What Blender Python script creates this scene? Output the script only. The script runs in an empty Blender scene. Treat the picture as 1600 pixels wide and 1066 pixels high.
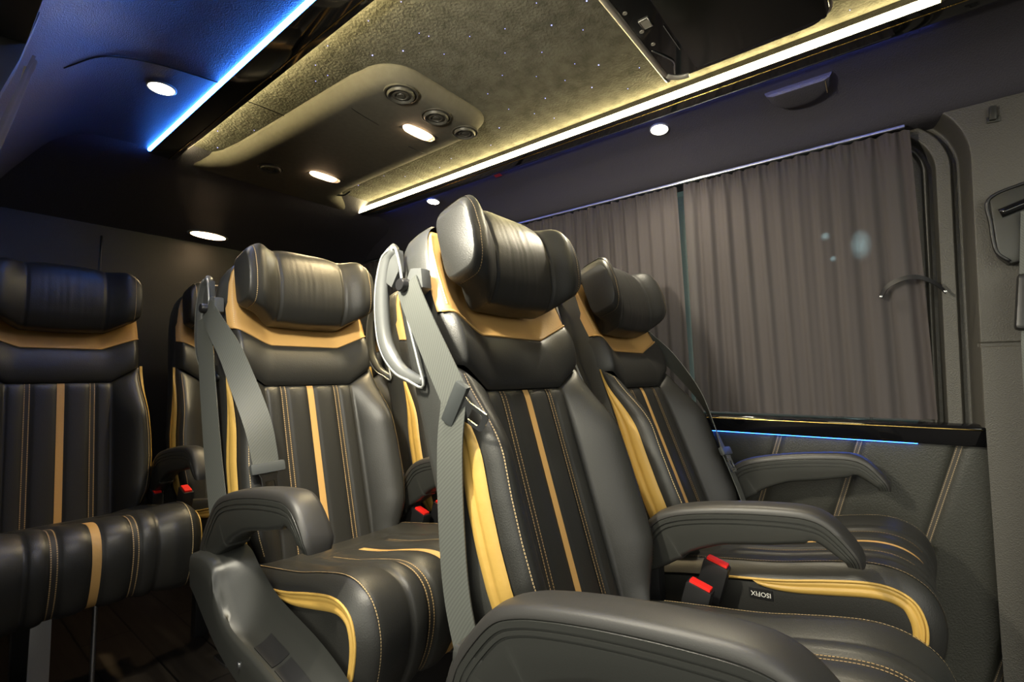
import bpy, math, random
import numpy as np
from mathutils import Vector, Matrix

S = bpy.context.scene
COL = S.collection
R = math.radians
rng = random.Random(7)

# ------------------------------------------------------------------ camera
cam_d = bpy.data.cameras.new('camera')
cam_d.sensor_width = 36.0
cam_d.lens = 762.8 * 36.0 / 1600.0
cam_d.clip_start = 0.02
cam = bpy.data.objects.new('camera', cam_d)
COL.objects.link(cam)
yaw, pitch, roll = R(51.32), R(4.03), R(-0.38)
fw = Vector((math.sin(yaw) * math.cos(pitch), math.cos(yaw) * math.cos(pitch), math.sin(pitch)))
rt = Vector((math.cos(yaw), -math.sin(yaw), 0))
up = rt.cross(fw)
rt2 = rt * math.cos(roll) + up * math.sin(roll)
up2 = up * math.cos(roll) - rt * math.sin(roll)
M3 = Matrix((rt2, up2, -fw)).transposed()
cam.matrix_world = Matrix.Translation((0, 0, 0.9)) @ M3.to_4x4()
S.camera = cam

# ------------------------------------------------------------------ world: a lit yard on the door side, dark trees on the other
W_ = bpy.data.worlds.new('world')
S.world = W_
W_.use_nodes = True
nt = W_.node_tree
for n in list(nt.nodes):
    nt.nodes.remove(n)
o_ = nt.nodes.new('ShaderNodeOutputWorld')
bg = nt.nodes.new('ShaderNodeBackground')
tc = nt.nodes.new('ShaderNodeTexCoord')
sx = nt.nodes.new('ShaderNodeSeparateXYZ')
rm = nt.nodes.new('ShaderNodeValToRGB')
mr = nt.nodes.new('ShaderNodeMapRange')
mr.inputs[1].default_value = -1.0
mr.inputs[2].default_value = 1.0
nt.links.new(tc.outputs['Generated'], sx.inputs[0])
nt.links.new(sx.outputs['X'], mr.inputs[0])
nt.links.new(mr.outputs[0], rm.inputs[0])
e = rm.color_ramp.elements
e[0].position = 0.0
e[0].color = (0.98, 0.95, 0.76, 1)
e[1].position = 0.60
e[1].color = (0.012, 0.018, 0.016, 1)
m_ = rm.color_ramp.elements.new(0.24)
m_.color = (0.60, 0.58, 0.53, 1)
m_ = rm.color_ramp.elements.new(0.40)
m_.color = (0.05, 0.05, 0.048, 1)
nt.links.new(rm.outputs[0], bg.inputs[0])
bg.inputs[1].default_value = 1.9
nt.links.new(bg.outputs[0], o_.inputs[0])

S.view_settings.view_transform = 'Standard'
S.view_settings.look = 'None'
S.view_settings.gamma = 1.0
S.view_settings.use_curve_mapping = False
S.view_settings.exposure = 0.9
S.cycles.use_denoising = True
S.cycles.max_bounces = 8
S.cycles.sample_clamp_indirect = 6.0
S.cycles.caustics_reflective = False
S.cycles.caustics_refractive = False


# ------------------------------------------------------------------ materials
def new_mat(name):
    m = bpy.data.materials.new(name)
    m.use_nodes = True
    t = m.node_tree
    return m, t, t.nodes['Principled BSDF']


def grain(t, b, scale, strength, kind='noise', dist=0.002, detail=3.0):
    tcn = t.nodes.new('ShaderNodeTexCoord')
    if kind == 'voronoi':
        x = t.nodes.new('ShaderNodeTexVoronoi')
        x.inputs['Scale'].default_value = scale
        out = x.outputs['Distance']
    else:
        x = t.nodes.new('ShaderNodeTexNoise')
        x.inputs['Scale'].default_value = scale
        x.inputs['Detail'].default_value = detail
        out = x.outputs['Fac']
    t.links.new(tcn.outputs['Object'], x.inputs['Vector'])
    bp = t.nodes.new('ShaderNodeBump')
    bp.inputs['Strength'].default_value = strength
    bp.inputs['Distance'].default_value = dist
    t.links.new(out, bp.inputs['Height'])
    t.links.new(bp.outputs[0], b.inputs['Normal'])
    return x, bp


def plain(name, col, rough=0.5, metal=0.0, g=None, coat=0.0, spec=0.5):
    m, t, b = new_mat(name)
    b.inputs['Base Color'].default_value = (*col, 1)
    b.inputs['Roughness'].default_value = rough
    b.inputs['Metallic'].default_value = metal
    b.inputs['Coat Weight'].default_value = coat
    b.inputs['Specular IOR Level'].default_value = spec
    if g:
        grain(t, b, *g)
    return m


def emit(name, col, strength):
    m, t, b = new_mat(name)
    b.inputs['Base Color'].default_value = (*[min(1, c) for c in col], 1)
    b.inputs['Emission Color'].default_value = (*col, 1)
    b.inputs['Emission Strength'].default_value = strength
    return m


def mottled(name, c1, c2, scale, rough, g):
    m, t, b = new_mat(name)
    x, bp = grain(t, b, *g)
    n = t.nodes.new('ShaderNodeTexNoise')
    n.inputs['Scale'].default_value = scale
    n.inputs['Detail'].default_value = 6
    tcn = t.nodes.new('ShaderNodeTexCoord')
    t.links.new(tcn.outputs['Object'], n.inputs['Vector'])
    r = t.nodes.new('ShaderNodeValToRGB')
    r.color_ramp.elements[0].color = (*c1, 1)
    r.color_ramp.elements[1].color = (*c2, 1)
    r.color_ramp.elements[0].position = 0.35
    r.color_ramp.elements[1].position = 0.65
    t.links.new(n.outputs['Fac'], r.inputs[0])
    t.links.new(r.outputs[0], b.inputs['Base Color'])
    b.inputs['Roughness'].default_value = rough
    return m


def stitch_mat(name, base, thread, rows=(0.5,), pitch=0.0055, half=0.13):
    """Thread dashes along a ribbon: UV x is metres along it, UV y runs across it."""
    m, t, b = new_mat(name)
    uv = t.nodes.new('ShaderNodeUVMap')
    sp = t.nodes.new('ShaderNodeSeparateXYZ')
    t.links.new(uv.outputs[0], sp.inputs[0])

    def mth(op, a, bb=None):
        n = t.nodes.new('ShaderNodeMath')
        n.operation = op
        for i, v in enumerate((a, bb)):
            if v is None:
                continue
            if isinstance(v, (int, float)):
                n.inputs[i].default_value = v
            else:
                t.links.new(v, n.inputs[i])
        return n.outputs[0]
    fr = mth('FRACT', mth('DIVIDE', sp.outputs['X'], pitch))
    dash = mth('LESS_THAN', fr, 0.68)
    row = None
    for r0 in rows:
        q = mth('LESS_THAN', mth('ABSOLUTE', mth('SUBTRACT', sp.outputs['Y'], r0)), half)
        row = q if row is None else mth('MAXIMUM', row, q)
    f = mth('MULTIPLY', dash, row)
    mx = t.nodes.new('ShaderNodeMix')
    mx.data_type = 'RGBA'
    t.links.new(f, mx.inputs[0])
    mx.inputs[6].default_value = (*base, 1)
    mx.inputs[7].default_value = (*thread, 1)
    t.links.new(mx.outputs[2], b.inputs['Base Color'])
    b.inputs['Roughness'].default_value = 0.55
    return m


BLK = (0.021, 0.021, 0.0195)
TAN = (0.56, 0.335, 0.115)
MAT = {}
MAT['leather'] = plain('black_leather', BLK, 0.42, g=(420, 0.18))
MAT['leather_back'] = plain('black_side_leather', (0.036, 0.037, 0.035), 0.45, g=(420, 0.18))
MAT['tan'] = plain('tan_leather', TAN, 0.55, g=(160, 0.2))
MAT['gold'] = plain('gold_pleated_leather', (0.50, 0.315, 0.075), 0.5, g=(60, 0.35))
MAT['plastic'] = plain('charcoal_plastic', (0.027, 0.028, 0.026), 0.34, g=(900, 0.08))
MAT['plastic_soft'] = plain('soft_black_pad', (0.026, 0.025, 0.024), 0.45, g=(700, 0.08))
MAT['dark'] = plain('black_plastic', (0.012, 0.012, 0.013), 0.4)
MAT['grey'] = plain('grey_handle_plastic', (0.10, 0.105, 0.105), 0.35)
MAT['chrome'] = plain('chrome', (0.75, 0.75, 0.74), 0.16, 1.0)
MAT['steel'] = plain('brushed_steel', (0.45, 0.46, 0.48), 0.32, 1.0)
MAT['satin'] = plain('satin_silver', (0.42, 0.43, 0.42), 0.4, 0.6)
MAT['red'] = plain('red_plastic', (0.75, 0.02, 0.015), 0.35)
MAT['gloss'] = plain('gloss_black', (0.006, 0.006, 0.007), 0.07, coat=0.5)
MAT['vinyl'] = plain('dark_headliner_vinyl', (0.075, 0.072, 0.090), 0.5, g=(330, 0.5, 'voronoi', 0.0015))
MAT['suede'] = mottled('grey_suede', (0.075, 0.073, 0.055), (0.125, 0.12, 0.095), 28, 0.95, (130, 0.9, 'noise', 0.004))
MAT['console'] = mottled('console_fabric', (0.105, 0.098, 0.078), (0.12, 0.112, 0.09), 60, 0.8, (700, 0.3))
MAT['pillar'] = plain('grained_grey_plastic', (0.066, 0.062, 0.054), 0.5, g=(330, 0.4, 'voronoi', 0.0015))
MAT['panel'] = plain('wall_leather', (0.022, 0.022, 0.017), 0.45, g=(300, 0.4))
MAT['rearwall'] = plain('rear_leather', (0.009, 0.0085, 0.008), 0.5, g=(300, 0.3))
MAT['gold_glint'] = plain('painted_gold_glint', (0.55, 0.38, 0.12), 0.25, 1.0)  # gold reflections in the gloss trim, put in as coloured lines
MAT['body'] = plain('painted_steel', (0.02, 0.02, 0.022), 0.5)
MAT['stitch2'] = stitch_mat('double_stitch', (0.020, 0.018, 0.015), (0.42, 0.29, 0.14), (0.14, 0.86), half=0.075)
MAT['stitch_wall'] = stitch_mat('wall_seam_stitch', (0.035, 0.030, 0.024), (0.30, 0.22, 0.12), (0.2, 0.8), half=0.06)
MAT['stitch1'] = stitch_mat('single_stitch', BLK, (0.46, 0.34, 0.18), (0.5,), half=0.28)
MAT['stitch_tan'] = stitch_mat('tan_seam_stitch', (0.50, 0.28, 0.08), (0.62, 0.45, 0.22), (0.5,), half=0.3)
MAT['led_warm'] = emit('warm_led', (1.0, 0.82, 0.40), 22.0)
MAT['led_blue'] = emit('blue_led', (0.04, 0.22, 1.0), 27.0)
MAT['led_ledge'] = emit('ledge_blue_led', (0.03, 0.16, 1.0), 7.0)
MAT['glint_rail'] = emit('rail_blue_glint', (0.05, 0.12, 1.0), 3.0)  # glow standing in for the blue reflection at the curtain top
MAT['led_side'] = emit('side_blue_led', (0.10, 0.18, 1.0), 9.0)
MAT['lamp_added'] = emit('added_fill_lens', (1.0, 0.93, 0.74), 6.0)  # lens of the fill lamp added on the door header
MAT['lamp_white'] = emit('white_lamp', (1.0, 0.90, 0.72), 12.0)
MAT['lamp_warm'] = emit('warm_lamp', (1.0, 0.66, 0.36), 14.0)


def reading_mat():
    m, t, b = new_mat('reading_lens')
    b.inputs['Base Color'].default_value = (0.8, 0.6, 0.45, 1)
    b.inputs['Roughness'].default_value = 0.25
    b.inputs['Emission Color'].default_value = (1.0, 0.66, 0.38, 1)
    tcn = t.nodes.new('ShaderNodeTexCoord')
    sp = t.nodes.new('ShaderNodeSeparateXYZ')
    t.links.new(tcn.outputs['Generated'], sp.inputs[0])
    r = t.nodes.new('ShaderNodeValToRGB')
    r.color_ramp.elements[0].position = 0.5
    r.color_ramp.elements[0].color = (1, 1, 1, 1)
    r.color_ramp.elements[1].position = 0.85
    r.color_ramp.elements[1].color = (0.035, 0.035, 0.035, 1)
    t.links.new(sp.outputs['X'], r.inputs[0])
    w = t.nodes.new('ShaderNodeTexWave')
    w.wave_type = 'RINGS'
    w.rings_direction = 'SPHERICAL'
    w.inputs['Scale'].default_value = 28.0
    t.links.new(tcn.outputs['Object'], w.inputs['Vector'])
    bp = t.nodes.new('ShaderNodeBump')
    bp.inputs['Strength'].default_value = 0.6
    bp.inputs['Distance'].default_value = 0.002
    t.links.new(w.outputs['Fac'], bp.inputs['Height'])
    t.links.new(bp.outputs[0], b.inputs['Normal'])
    k = t.nodes.new('ShaderNodeMath')
    k.operation = 'MULTIPLY'
    k.inputs[1].default_value = 12.0
    t.links.new(r.outputs[0], k.inputs[0])
    t.links.new(k.outputs[0], b.inputs['Emission Strength'])
    return m


MAT['reading'] = reading_mat()
MAT['star'] = emit('fibre_star', (0.30, 0.32, 1.0), 3.0)
def soft_lamp():
    m, t, b = new_mat('outdoor_lamp')
    b.inputs['Base Color'].default_value = (0.01, 0.012, 0.012, 1)
    tcn = t.nodes.new('ShaderNodeTexCoord')
    mp = t.nodes.new('ShaderNodeMapping')
    mp.inputs['Location'].default_value = (0, -1, -1)
    mp.inputs['Scale'].default_value = (0, 2, 2)
    gr = t.nodes.new('ShaderNodeTexGradient')
    gr.gradient_type = 'SPHERICAL'
    ns = t.nodes.new('ShaderNodeTexNoise')
    ns.inputs['Scale'].default_value = 5.0
    ns.inputs['Detail'].default_value = 8.0
    t.links.new(tcn.outputs['Generated'], ns.inputs['Vector'])
    t.links.new(tcn.outputs['Generated'], mp.inputs[0])
    t.links.new(mp.outputs[0], gr.inputs[0])
    mu = t.nodes.new('ShaderNodeMath')
    mu.operation = 'MULTIPLY'
    t.links.new(gr.outputs['Fac'], mu.inputs[0])
    t.links.new(ns.outputs['Fac'], mu.inputs[1])
    m2 = t.nodes.new('ShaderNodeMath')
    m2.operation = 'MULTIPLY'
    m2.inputs[1].default_value = 5.0
    t.links.new(mu.outputs[0], m2.inputs[0])
    t.links.new(m2.outputs[0], b.inputs['Emission Strength'])
    b.inputs['Emission Color'].default_value = (0.62, 0.95, 1.0, 1)
    return m


MAT['outlamp'] = soft_lamp()
MAT['vent'] = plain('vent_plastic', (0.065, 0.062, 0.052), 0.45)
MAT['lip'] = plain('champagne_metal', (0.80, 0.76, 0.66), 0.35, 0.6)
MAT['grip'] = plain('belt_grip_plastic', (0.060, 0.066, 0.068), 0.4)
MAT['post'] = plain('black_door_post', (0.006, 0.006, 0.007), 0.55)
MAT['white'] = plain('printed_white', (0.75, 0.74, 0.70), 0.5)
MAT['greyprint'] = plain('printed_grey', (0.35, 0.33, 0.28), 0.5)


def webbing():
    m, t, b = new_mat('belt_webbing')
    uv = t.nodes.new('ShaderNodeUVMap')
    w = t.nodes.new('ShaderNodeTexWave')
    w.wave_type = 'BANDS'
    w.bands_direction = 'DIAGONAL'
    w.inputs['Scale'].default_value = 90.0
    mp = t.nodes.new('ShaderNodeMapping')
    mp.inputs['Scale'].default_value = (1, 0.05, 1)
    t.links.new(uv.outputs[0], mp.inputs[0])
    t.links.new(mp.outputs[0], w.inputs['Vector'])
    r = t.nodes.new('ShaderNodeValToRGB')
    r.color_ramp.elements[0].color = (0.075, 0.080, 0.074, 1)
    r.color_ramp.elements[1].color = (0.100, 0.106, 0.097, 1)
    t.links.new(w.outputs['Fac'], r.inputs[0])
    t.links.new(r.outputs[0], b.inputs['Base Color'])
    b.inputs['Roughness'].default_value = 0.6
    bp = t.nodes.new('ShaderNodeBump')
    bp.inputs['Strength'].default_value = 0.15
    bp.inputs['Distance'].default_value = 0.0006
    t.links.new(w.outputs['Fac'], bp.inputs['Height'])
    t.links.new(bp.outputs[0], b.inputs['Normal'])
    return m


MAT['web'] = webbing()


def curtain_mat():
    m, t, b = new_mat('curtain_cloth')
    b.inputs['Base Color'].default_value = (0.062, 0.052, 0.052, 1)
    b.inputs['Roughness'].default_value = 0.85
    grain(t, b, 900, 0.25)
    tr = t.nodes.new('ShaderNodeBsdfTransparent')
    tr.inputs[0].default_value = (0.8, 0.85, 0.85, 1)
    mx = t.nodes.new('ShaderNodeMixShader')
    mx.inputs[0].default_value = 0.10
    out = t.nodes['Material Output']
    t.links.new(b.outputs[0], mx.inputs[1])
    t.links.new(tr.outputs[0], mx.inputs[2])
    t.links.new(mx.outputs[0], out.inputs[0])
    return m


MAT['curtain'] = curtain_mat()


def glass_mat():
    m, t, b = new_mat('tinted_glass')
    b.inputs['Base Color'].default_value = (0.35, 0.42, 0.40, 1)
    b.inputs['Roughness'].default_value = 0.25
    b.inputs['Alpha'].default_value = 0.25
    return m


MAT['glass'] = glass_mat()


def wood_mat():
    m, t, b = new_mat('dark_wood_planks')
    tcn = t.nodes.new('ShaderNodeTexCoord')
    br = t.nodes.new('ShaderNodeTexBrick')
    br.inputs['Scale'].default_value = 1.0
    br.inputs['Brick Width'].default_value = 1.1
    br.inputs['Row Height'].default_value = 0.14
    br.inputs['Mortar Size'].default_value = 0.003
    br.inputs['Color1'].default_value = (0.075, 0.060, 0.048, 1)
    br.inputs['Color2'].default_value = (0.040, 0.033, 0.028, 1)
    br.inputs['Mortar'].default_value = (0.008, 0.007, 0.006, 1)
    mp = t.nodes.new('ShaderNodeMapping')
    mp.inputs['Rotation'].default_value = (0, 0, R(90))
    t.links.new(tcn.outputs['Object'], mp.inputs[0])
    t.links.new(mp.outputs[0], br.inputs['Vector'])
    n = t.nodes.new('ShaderNodeTexNoise')
    mp2 = t.nodes.new('ShaderNodeMapping')
    mp2.inputs['Scale'].default_value = (60, 3, 1)
    t.links.new(tcn.outputs['Object'], mp2.inputs[0])
    t.links.new(mp2.outputs[0], n.inputs['Vector'])
    n.inputs['Scale'].default_value = 1.0
    mx = t.nodes.new('ShaderNodeMix')
    mx.data_type = 'RGBA'
    mx.blend_type = 'MULTIPLY'
    mx.inputs[0].default_value = 0.7
    t.links.new(br.outputs['Color'], mx.inputs[6])
    t.links.new(n.outputs['Fac'], mx.inputs[7])
    t.links.new(mx.outputs[2], b.inputs['Base Color'])
    b.inputs['Roughness'].default_value = 0.45
    return m


MAT['wood'] = wood_mat()


# ------------------------------------------------------------------ mesh helpers
def tag(o, label=None, cat=None, group=None, kind=None):
    if label: o['label'] = label
    if cat: o['category'] = cat
    if group: o['group'] = group
    if kind: o['kind'] = kind
    return o


def empty(name, loc, rz=0.0):
    o = bpy.data.objects.new(name, None)
    o.empty_display_size = 0.05
    o.location = loc
    o.rotation_euler = (0, 0, rz)
    COL.objects.link(o)
    return o


def make_mesh(name, V, F, mat, smooth=True, uv=None, fix=True):
    me = bpy.data.meshes.new(name)
    me.from_pydata([tuple(map(float, v)) for v in V], [], [tuple(f) for f in F])
    if uv is not None:
        l = me.uv_layers.new(name='UVMap')
        for poly in me.polygons:
            for li in poly.loop_indices:
                l.data[li].uv = uv[me.loops[li].vertex_index]
    me.materials.append(mat)
    if smooth:
        me.polygons.foreach_set('use_smooth', [True] * len(me.polygons))
    me.update()
    return me


def put(name, me, parent=None, loc=(0, 0, 0), rot=(0, 0, 0)):
    o = bpy.data.objects.new(name, me)
    o.location = loc
    o.rotation_euler = rot
    COL.objects.link(o)
    if parent is not None:
        o.parent = parent
    return o


def flip(F):
    return [tuple(reversed(f)) for f in F]


def grid(P, closed_u=False, closed_v=False):
    """P: array (nu, nv, 3) -> verts, faces"""
    nu, nv, _ = P.shape
    V = P.reshape(-1, 3)
    F = []
    for i in range(nu - (0 if closed_u else 1)):
        for j in range(nv - (0 if closed_v else 1)):
            a, b = i, (i + 1) % nu
            c, d = j, (j + 1) % nv
            F.append((a * nv + c, b * nv + c, b * nv + d, a * nv + d))
    return list(V), F


def loft(rings, cap=True, closed=False):
    """rings: list of (n,3) closed loops"""
    P = np.array(rings, float)
    V, F = grid(P, closed_u=closed, closed_v=True)
    n = P.shape[1]
    if cap and not closed:
        F.append(tuple(range(n - 1, -1, -1)))
        k = (P.shape[0] - 1) * n
        F.append(tuple(k + i for i in range(n)))
    return V, F


def fix_normals(me):
    import bmesh
    bm = bmesh.new()
    bm.from_mesh(me)
    bmesh.ops.recalc_face_normals(bm, faces=bm.faces)
    bm.to_mesh(me)
    bm.free()
    return me


def autosmooth(me, ang=35):
    import bmesh
    bm = bmesh.new()
    bm.from_mesh(me)
    for f in bm.faces:
        f.smooth = True
    for e_ in bm.edges:
        if len(e_.link_faces) == 2 and e_.calc_face_angle(0) > R(ang):
            e_.smooth = False
    bm.to_mesh(me)
    bm.free()
    return me


def box_mesh(name, size, mat, bevel=0.004, center=(0, 0, 0), seg=2, taper=1.0):
    import bmesh
    bm = bmesh.new()
    bmesh.ops.create_cube(bm, size=1)
    for v in bm.verts:
        k = taper if v.co.z > 0 else 1.0
        v.co = Vector((v.co.x * size[0] * k, v.co.y * size[1] * k, v.co.z * size[2]))
    if bevel:
        bmesh.ops.bevel(bm, geom=list(bm.edges), offset=bevel, segments=seg, affect='EDGES', profile=0.7)
    for v in bm.verts:
        v.co += Vector(center)
    me = bpy.data.meshes.new(name)
    bm.to_mesh(me)
    bm.free()
    me.materials.append(mat)
    return autosmooth(me)


def prism_mesh(name, prof, lo, hi, mat, axis='x', bevel=0.004, seg=2):
    """2-D outline extruded along an axis. axis x: prof=(y,z); y: (x,z); z: (x,y)"""
    import bmesh
    bm = bmesh.new()

    def p3(a, b, c):
        return {'x': (c, a, b), 'y': (a, c, b), 'z': (a, b, c)}[axis]
    v0 = [bm.verts.new(p3(a, b, lo)) for a, b in prof]
    v1 = [bm.verts.new(p3(a, b, hi)) for a, b in prof]
    n = len(prof)
    bm.faces.new(v0)
    bm.faces.new(list(reversed(v1)))
    for i in range(n):
        bm.faces.new((v0[i], v0[(i + 1) % n], v1[(i + 1) % n], v1[i]))
    bmesh.ops.recalc_face_normals(bm, faces=bm.faces)
    if bevel:
        es = [e_ for e_ in bm.edges if e_.calc_face_angle(0) > R(28)]
        bmesh.ops.bevel(bm, geom=es, offset=bevel, segments=seg, affect='EDGES', profile=0.7)
    me = bpy.data.meshes.new(name)
    bm.to_mesh(me)
    bm.free()
    me.materials.append(mat)
    return autosmooth(me)


def smooth_path(pts, n):
    """Catmull-Rom through pts, n samples evenly by length"""
    P = np.array(pts, float)
    Q = np.vstack([2 * P[0] - P[1], P, 2 * P[-1] - P[-2]])
    out = []
    for i in range(1, len(Q) - 2):
        p0, p1, p2, p3 = Q[i - 1], Q[i], Q[i + 1], Q[i + 2]
        for t in np.linspace(0, 1, 24, endpoint=False):
            out.append(0.5 * ((2 * p1) + (-p0 + p2) * t + (2 * p0 - 5 * p1 + 4 * p2 - p3) * t * t + (-p0 + 3 * p1 - 3 * p2 + p3) * t ** 3))
    out.append(P[-1])
    out = np.array(out)
    d = np.r_[0, np.cumsum(np.linalg.norm(np.diff(out, axis=0), axis=1))]
    s = np.linspace(0, d[-1], n)
    return np.stack([np.interp(s, d, out[:, k]) for k in range(out.shape[1])], 1)


def tangents(P):
    T = np.gradient(P, axis=0)
    return T / np.maximum(np.linalg.norm(T, axis=1, keepdims=True), 1e-9)


def tube_mesh(name, pts, rad, mat, n=10, samples=None, flat=1.0, closed=False):
    P = smooth_path(pts, samples or max(8, 6 * len(pts))) if samples != 0 else np.array(pts, float)
    T = tangents(P)
    ref = np.array([0.0, 0.0, 1.0])
    if abs(np.mean(T @ ref)) > 0.9:
        ref = np.array([1.0, 0, 0])
    rings = []
    N = None
    rr = np.interp(np.linspace(0, 1, len(P)), np.linspace(0, 1, len(rad)), rad) if hasattr(rad, '__len__') else np.full(len(P), rad)
    for i in range(len(P)):
        if N is None:
            N = np.cross(T[i], ref)
        N = N - T[i] * (N @ T[i])
        N /= np.linalg.norm(N)
        B = np.cross(T[i], N)
        a = np.linspace(0, 2 * math.pi, n, endpoint=False)
        rings.append(P[i] + rr[i] * (np.outer(np.cos(a), N) + flat * np.outer(np.sin(a), B)))
    V, F = loft(rings)
    return fix_normals(make_mesh(name, V, F, mat))


def strap_mesh(name, pts, widths_dir, width, thick, mat, samples=40):
    """A band with real thickness: pts centre line, widths_dir direction of the width at each pt."""
    P = smooth_path(pts, samples)
    D = smooth_path(widths_dir, samples)
    T = tangents(P)
    L = np.r_[0, np.cumsum(np.linalg.norm(np.diff(P, axis=0), axis=1))]
    rings, uv = [], []
    for i in range(samples):
        d = D[i] - T[i] * (D[i] @ T[i])
        d /= np.linalg.norm(d)
        n = np.cross(T[i], d)
        h, k = width / 2, thick / 2
        ring = [P[i] - d * h + n * k, P[i] - d * h * 0.5 + n * k, P[i] + d * h * 0.5 + n * k, P[i] + d * h + n * k,
                P[i] + d * h - n * k, P[i] - d * h - n * k]
        rings.append(ring)
        uv += [(L[i], 0), (L[i], .25), (L[i], .75), (L[i], 1), (L[i], 1), (L[i], 0)]
    V, F = loft(rings)
    return autosmooth(fix_normals(make_mesh(name, V, F, mat, uv=uv)), 50)


def ribbon_mesh(name, rows, mat):
    """rows: list of (left, right) 3-D points -> strip with UV x = metres, UV y = 0..1"""
    A = np.array([r[0] for r in rows], float)
    B = np.array([r[1] for r in rows], float)
    C = (A + B) / 2
    L = np.r_[0, np.cumsum(np.linalg.norm(np.diff(C, axis=0), axis=1))]
    P = np.stack([A, B], 1)
    V, F = grid(P)
    uv = [(L[i // 2], i % 2) for i in range(2 * len(rows))]
    return make_mesh(name, V, F, mat, uv=uv)


def disc_loft(name, center, normal, prof, mat, n=28, squash=1.0, xdir=None):
    """lathe: prof = [(r, h)] around normal"""
    nrm = Vector(normal).normalized()
    xd = Vector(xdir) if xdir else nrm.orthogonal()
    xd = (xd - nrm * xd.dot(nrm)).normalized()
    yd = nrm.cross(xd)
    rings = []
    for r, h in prof:
        rings.append([Vector(center) + nrm * h + xd * (r * math.cos(a)) + yd * (r * squash * math.sin(a)) for a in np.linspace(0, 2 * math.pi, n, endpoint=False)])
    V, F = loft(rings)
    return autosmooth(fix_normals(make_mesh(name, V, F, mat)), 40)


def ss(a, b, x):
    t = np.clip((x - a) / (b - a), 0, 1)
    return t * t * (3 - 2 * t)


# ------------------------------------------------------------------ SEAT geometry (back rest frame: x across, t up, n towards the sitter)
HZ = 0.473                      # height of the hinge where back rest meets cushion
_wt = np.array([-0.06, -0.03, 0.0, 0.04, 0.09, 0.15, 0.22, 0.30, 0.38, 0.46, 0.54, 0.60, 0.66, 0.71, 0.745, 0.765, 0.775])
_ww = np.array([0.165, 0.192, 0.206, 0.218, 0.225, 0.228, 0.227, 0.221, 0.213, 0.209, 0.208, 0.206, 0.203, 0.197, 0.188, 0.176, 0.16])


def Wd(t):
    return np.interp(t, _wt, _ww)


def c4(x):                       # lower edge of the shoulder panel
    x = abs(x)
    return 0.418 + np.clip((x - 0.126) / 0.07, 0, 1.3) * 0.046


def c3(x):                       # lower edge of the tan yoke
    x = abs(x)
    return 0.533 + np.clip((x - 0.10) / 0.105, 0, 1.1) * 0.041


SEAMS = [0.0, 0.0095, 0.071, 0.087, 0.128]


def cushion_n(x, t, q=None):
    ax = abs(x)
    w = float(Wd(t))
    if ax < 0.128:
        for a, b in ((0.0, 0.0095), (0.0095, 0.071), (0.071, 0.087), (0.087, 0.128)):
            if a <= ax <= b:
                u = (ax - a) / (b - a)
                amp = 0.0065 if b - a > 0.03 else 0.0
                n = amp * (max(0.0, math.sin(math.pi * u)) ** 0.45)
                break
        n += 0.006 * (ax / 0.128) ** 2
    else:
        if q is None:
            q = 0.80 * (ax - 0.128) / max(w - 0.128, 1e-4)
        H = 0.020 + 0.056 * float(ss(0.46, 0.28, t)) * (0.55 + 0.45 * float(ss(-0.05, 0.06, t)))
        if q <= 0.8:
            n = 0.006 + H * math.sin(min(q / 0.66, 1) * math.pi / 2) ** 0.85
            if q > 0.60:
                n -= 0.016 * ((q - 0.60) / 0.20) ** 2
        else:
            n0 = 0.006 + H - 0.016
            n = n0 + (-0.014 - n0) * ((q - 0.8) / 0.2)
    lim = float(c4(x))
    d = max(0.0, lim - t)
    f = 1 - math.exp(-d / 0.010)
    n = n * (0.35 + 0.65 * f) - 0.004 * (1 - f)
    return n


def shoulder_n(x, t, q=None):
    ax = abs(x)
    a, b = float(c4(x)), float(c3(x))
    v = min(max((t - a) / (b - a), 0), 1)
    n = 0.002 + 0.020 * float(ss(0.10, 0.20, ax)) + 0.016 * max(0.0, math.sin(math.pi * v)) ** 0.55
    q = ax / float(Wd(t))
    if q > 0.90:
        n -= 0.042 * ((min(q, 1) - 0.90) / 0.10) ** 2.0
    return n


def yoke_n(x, t, q=None):
    ax = abs(x)
    a = float(c3(x))
    v = min(max((t - a) / (0.775 - a), 0), 1)
    side = float(ss(0.09, 0.19, ax))
    n = (0.002 + 0.018 * side) * (1 - v) - 0.026 * (1 - side) * math.sin(math.pi * min(v * 1.4, 1)) - 0.006 * v
    q = ax / float(Wd(t))
    if q > 0.93:
        n -= 0.022 * ((min(q, 1) - 0.93) / 0.07) ** 2.0
    if v > 0.9:
        n -= 0.03 * ((v - 0.9) / 0.1) ** 2
    return n


def B3(x, t, n):
    return (x, -n, t)


CACHE = {}


def cached(key, fn):
    if key not in CACHE:
        CACHE[key] = fn()
    return CACHE[key]


def zone_mesh(name, lo, hi, nfn, mat, nv, cols_in, nout):
    s_in = np.unique(np.concatenate([np.linspace(a, b, k + 1) for a, b, k in cols_in]))
    cols = [('in', s) for s in s_in] + [('out', q) for q in np.linspace(0, 1, nout + 1)[1:]]
    full = [(-1, c) for c in reversed(cols) if not (c[0] == 'in' and c[1] == 0)] + [(1, c) for c in cols]
    P = np.zeros((len(full), nv, 3))
    xin = s_in[-1]
    for i, (sg, (k, s)) in enumerate(full):
        for j, v in enumerate(np.linspace(0, 1, nv)):
            x = s
            t = 0.3
            for _ in range(4):
                if k == 'out':
                    w = float(Wd(t))
                    x = xin + (w - xin) * (min(1.0, s / 0.8) if nfn is cushion_n else s)
                a, b = lo(x), hi(x)
                t = a + (b - a) * v
            P[i, j] = B3(sg * x, t, nfn(x, t, s if k == 'out' else None))
    V, F = grid(P)
    return make_mesh(name, V, F, mat)


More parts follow.
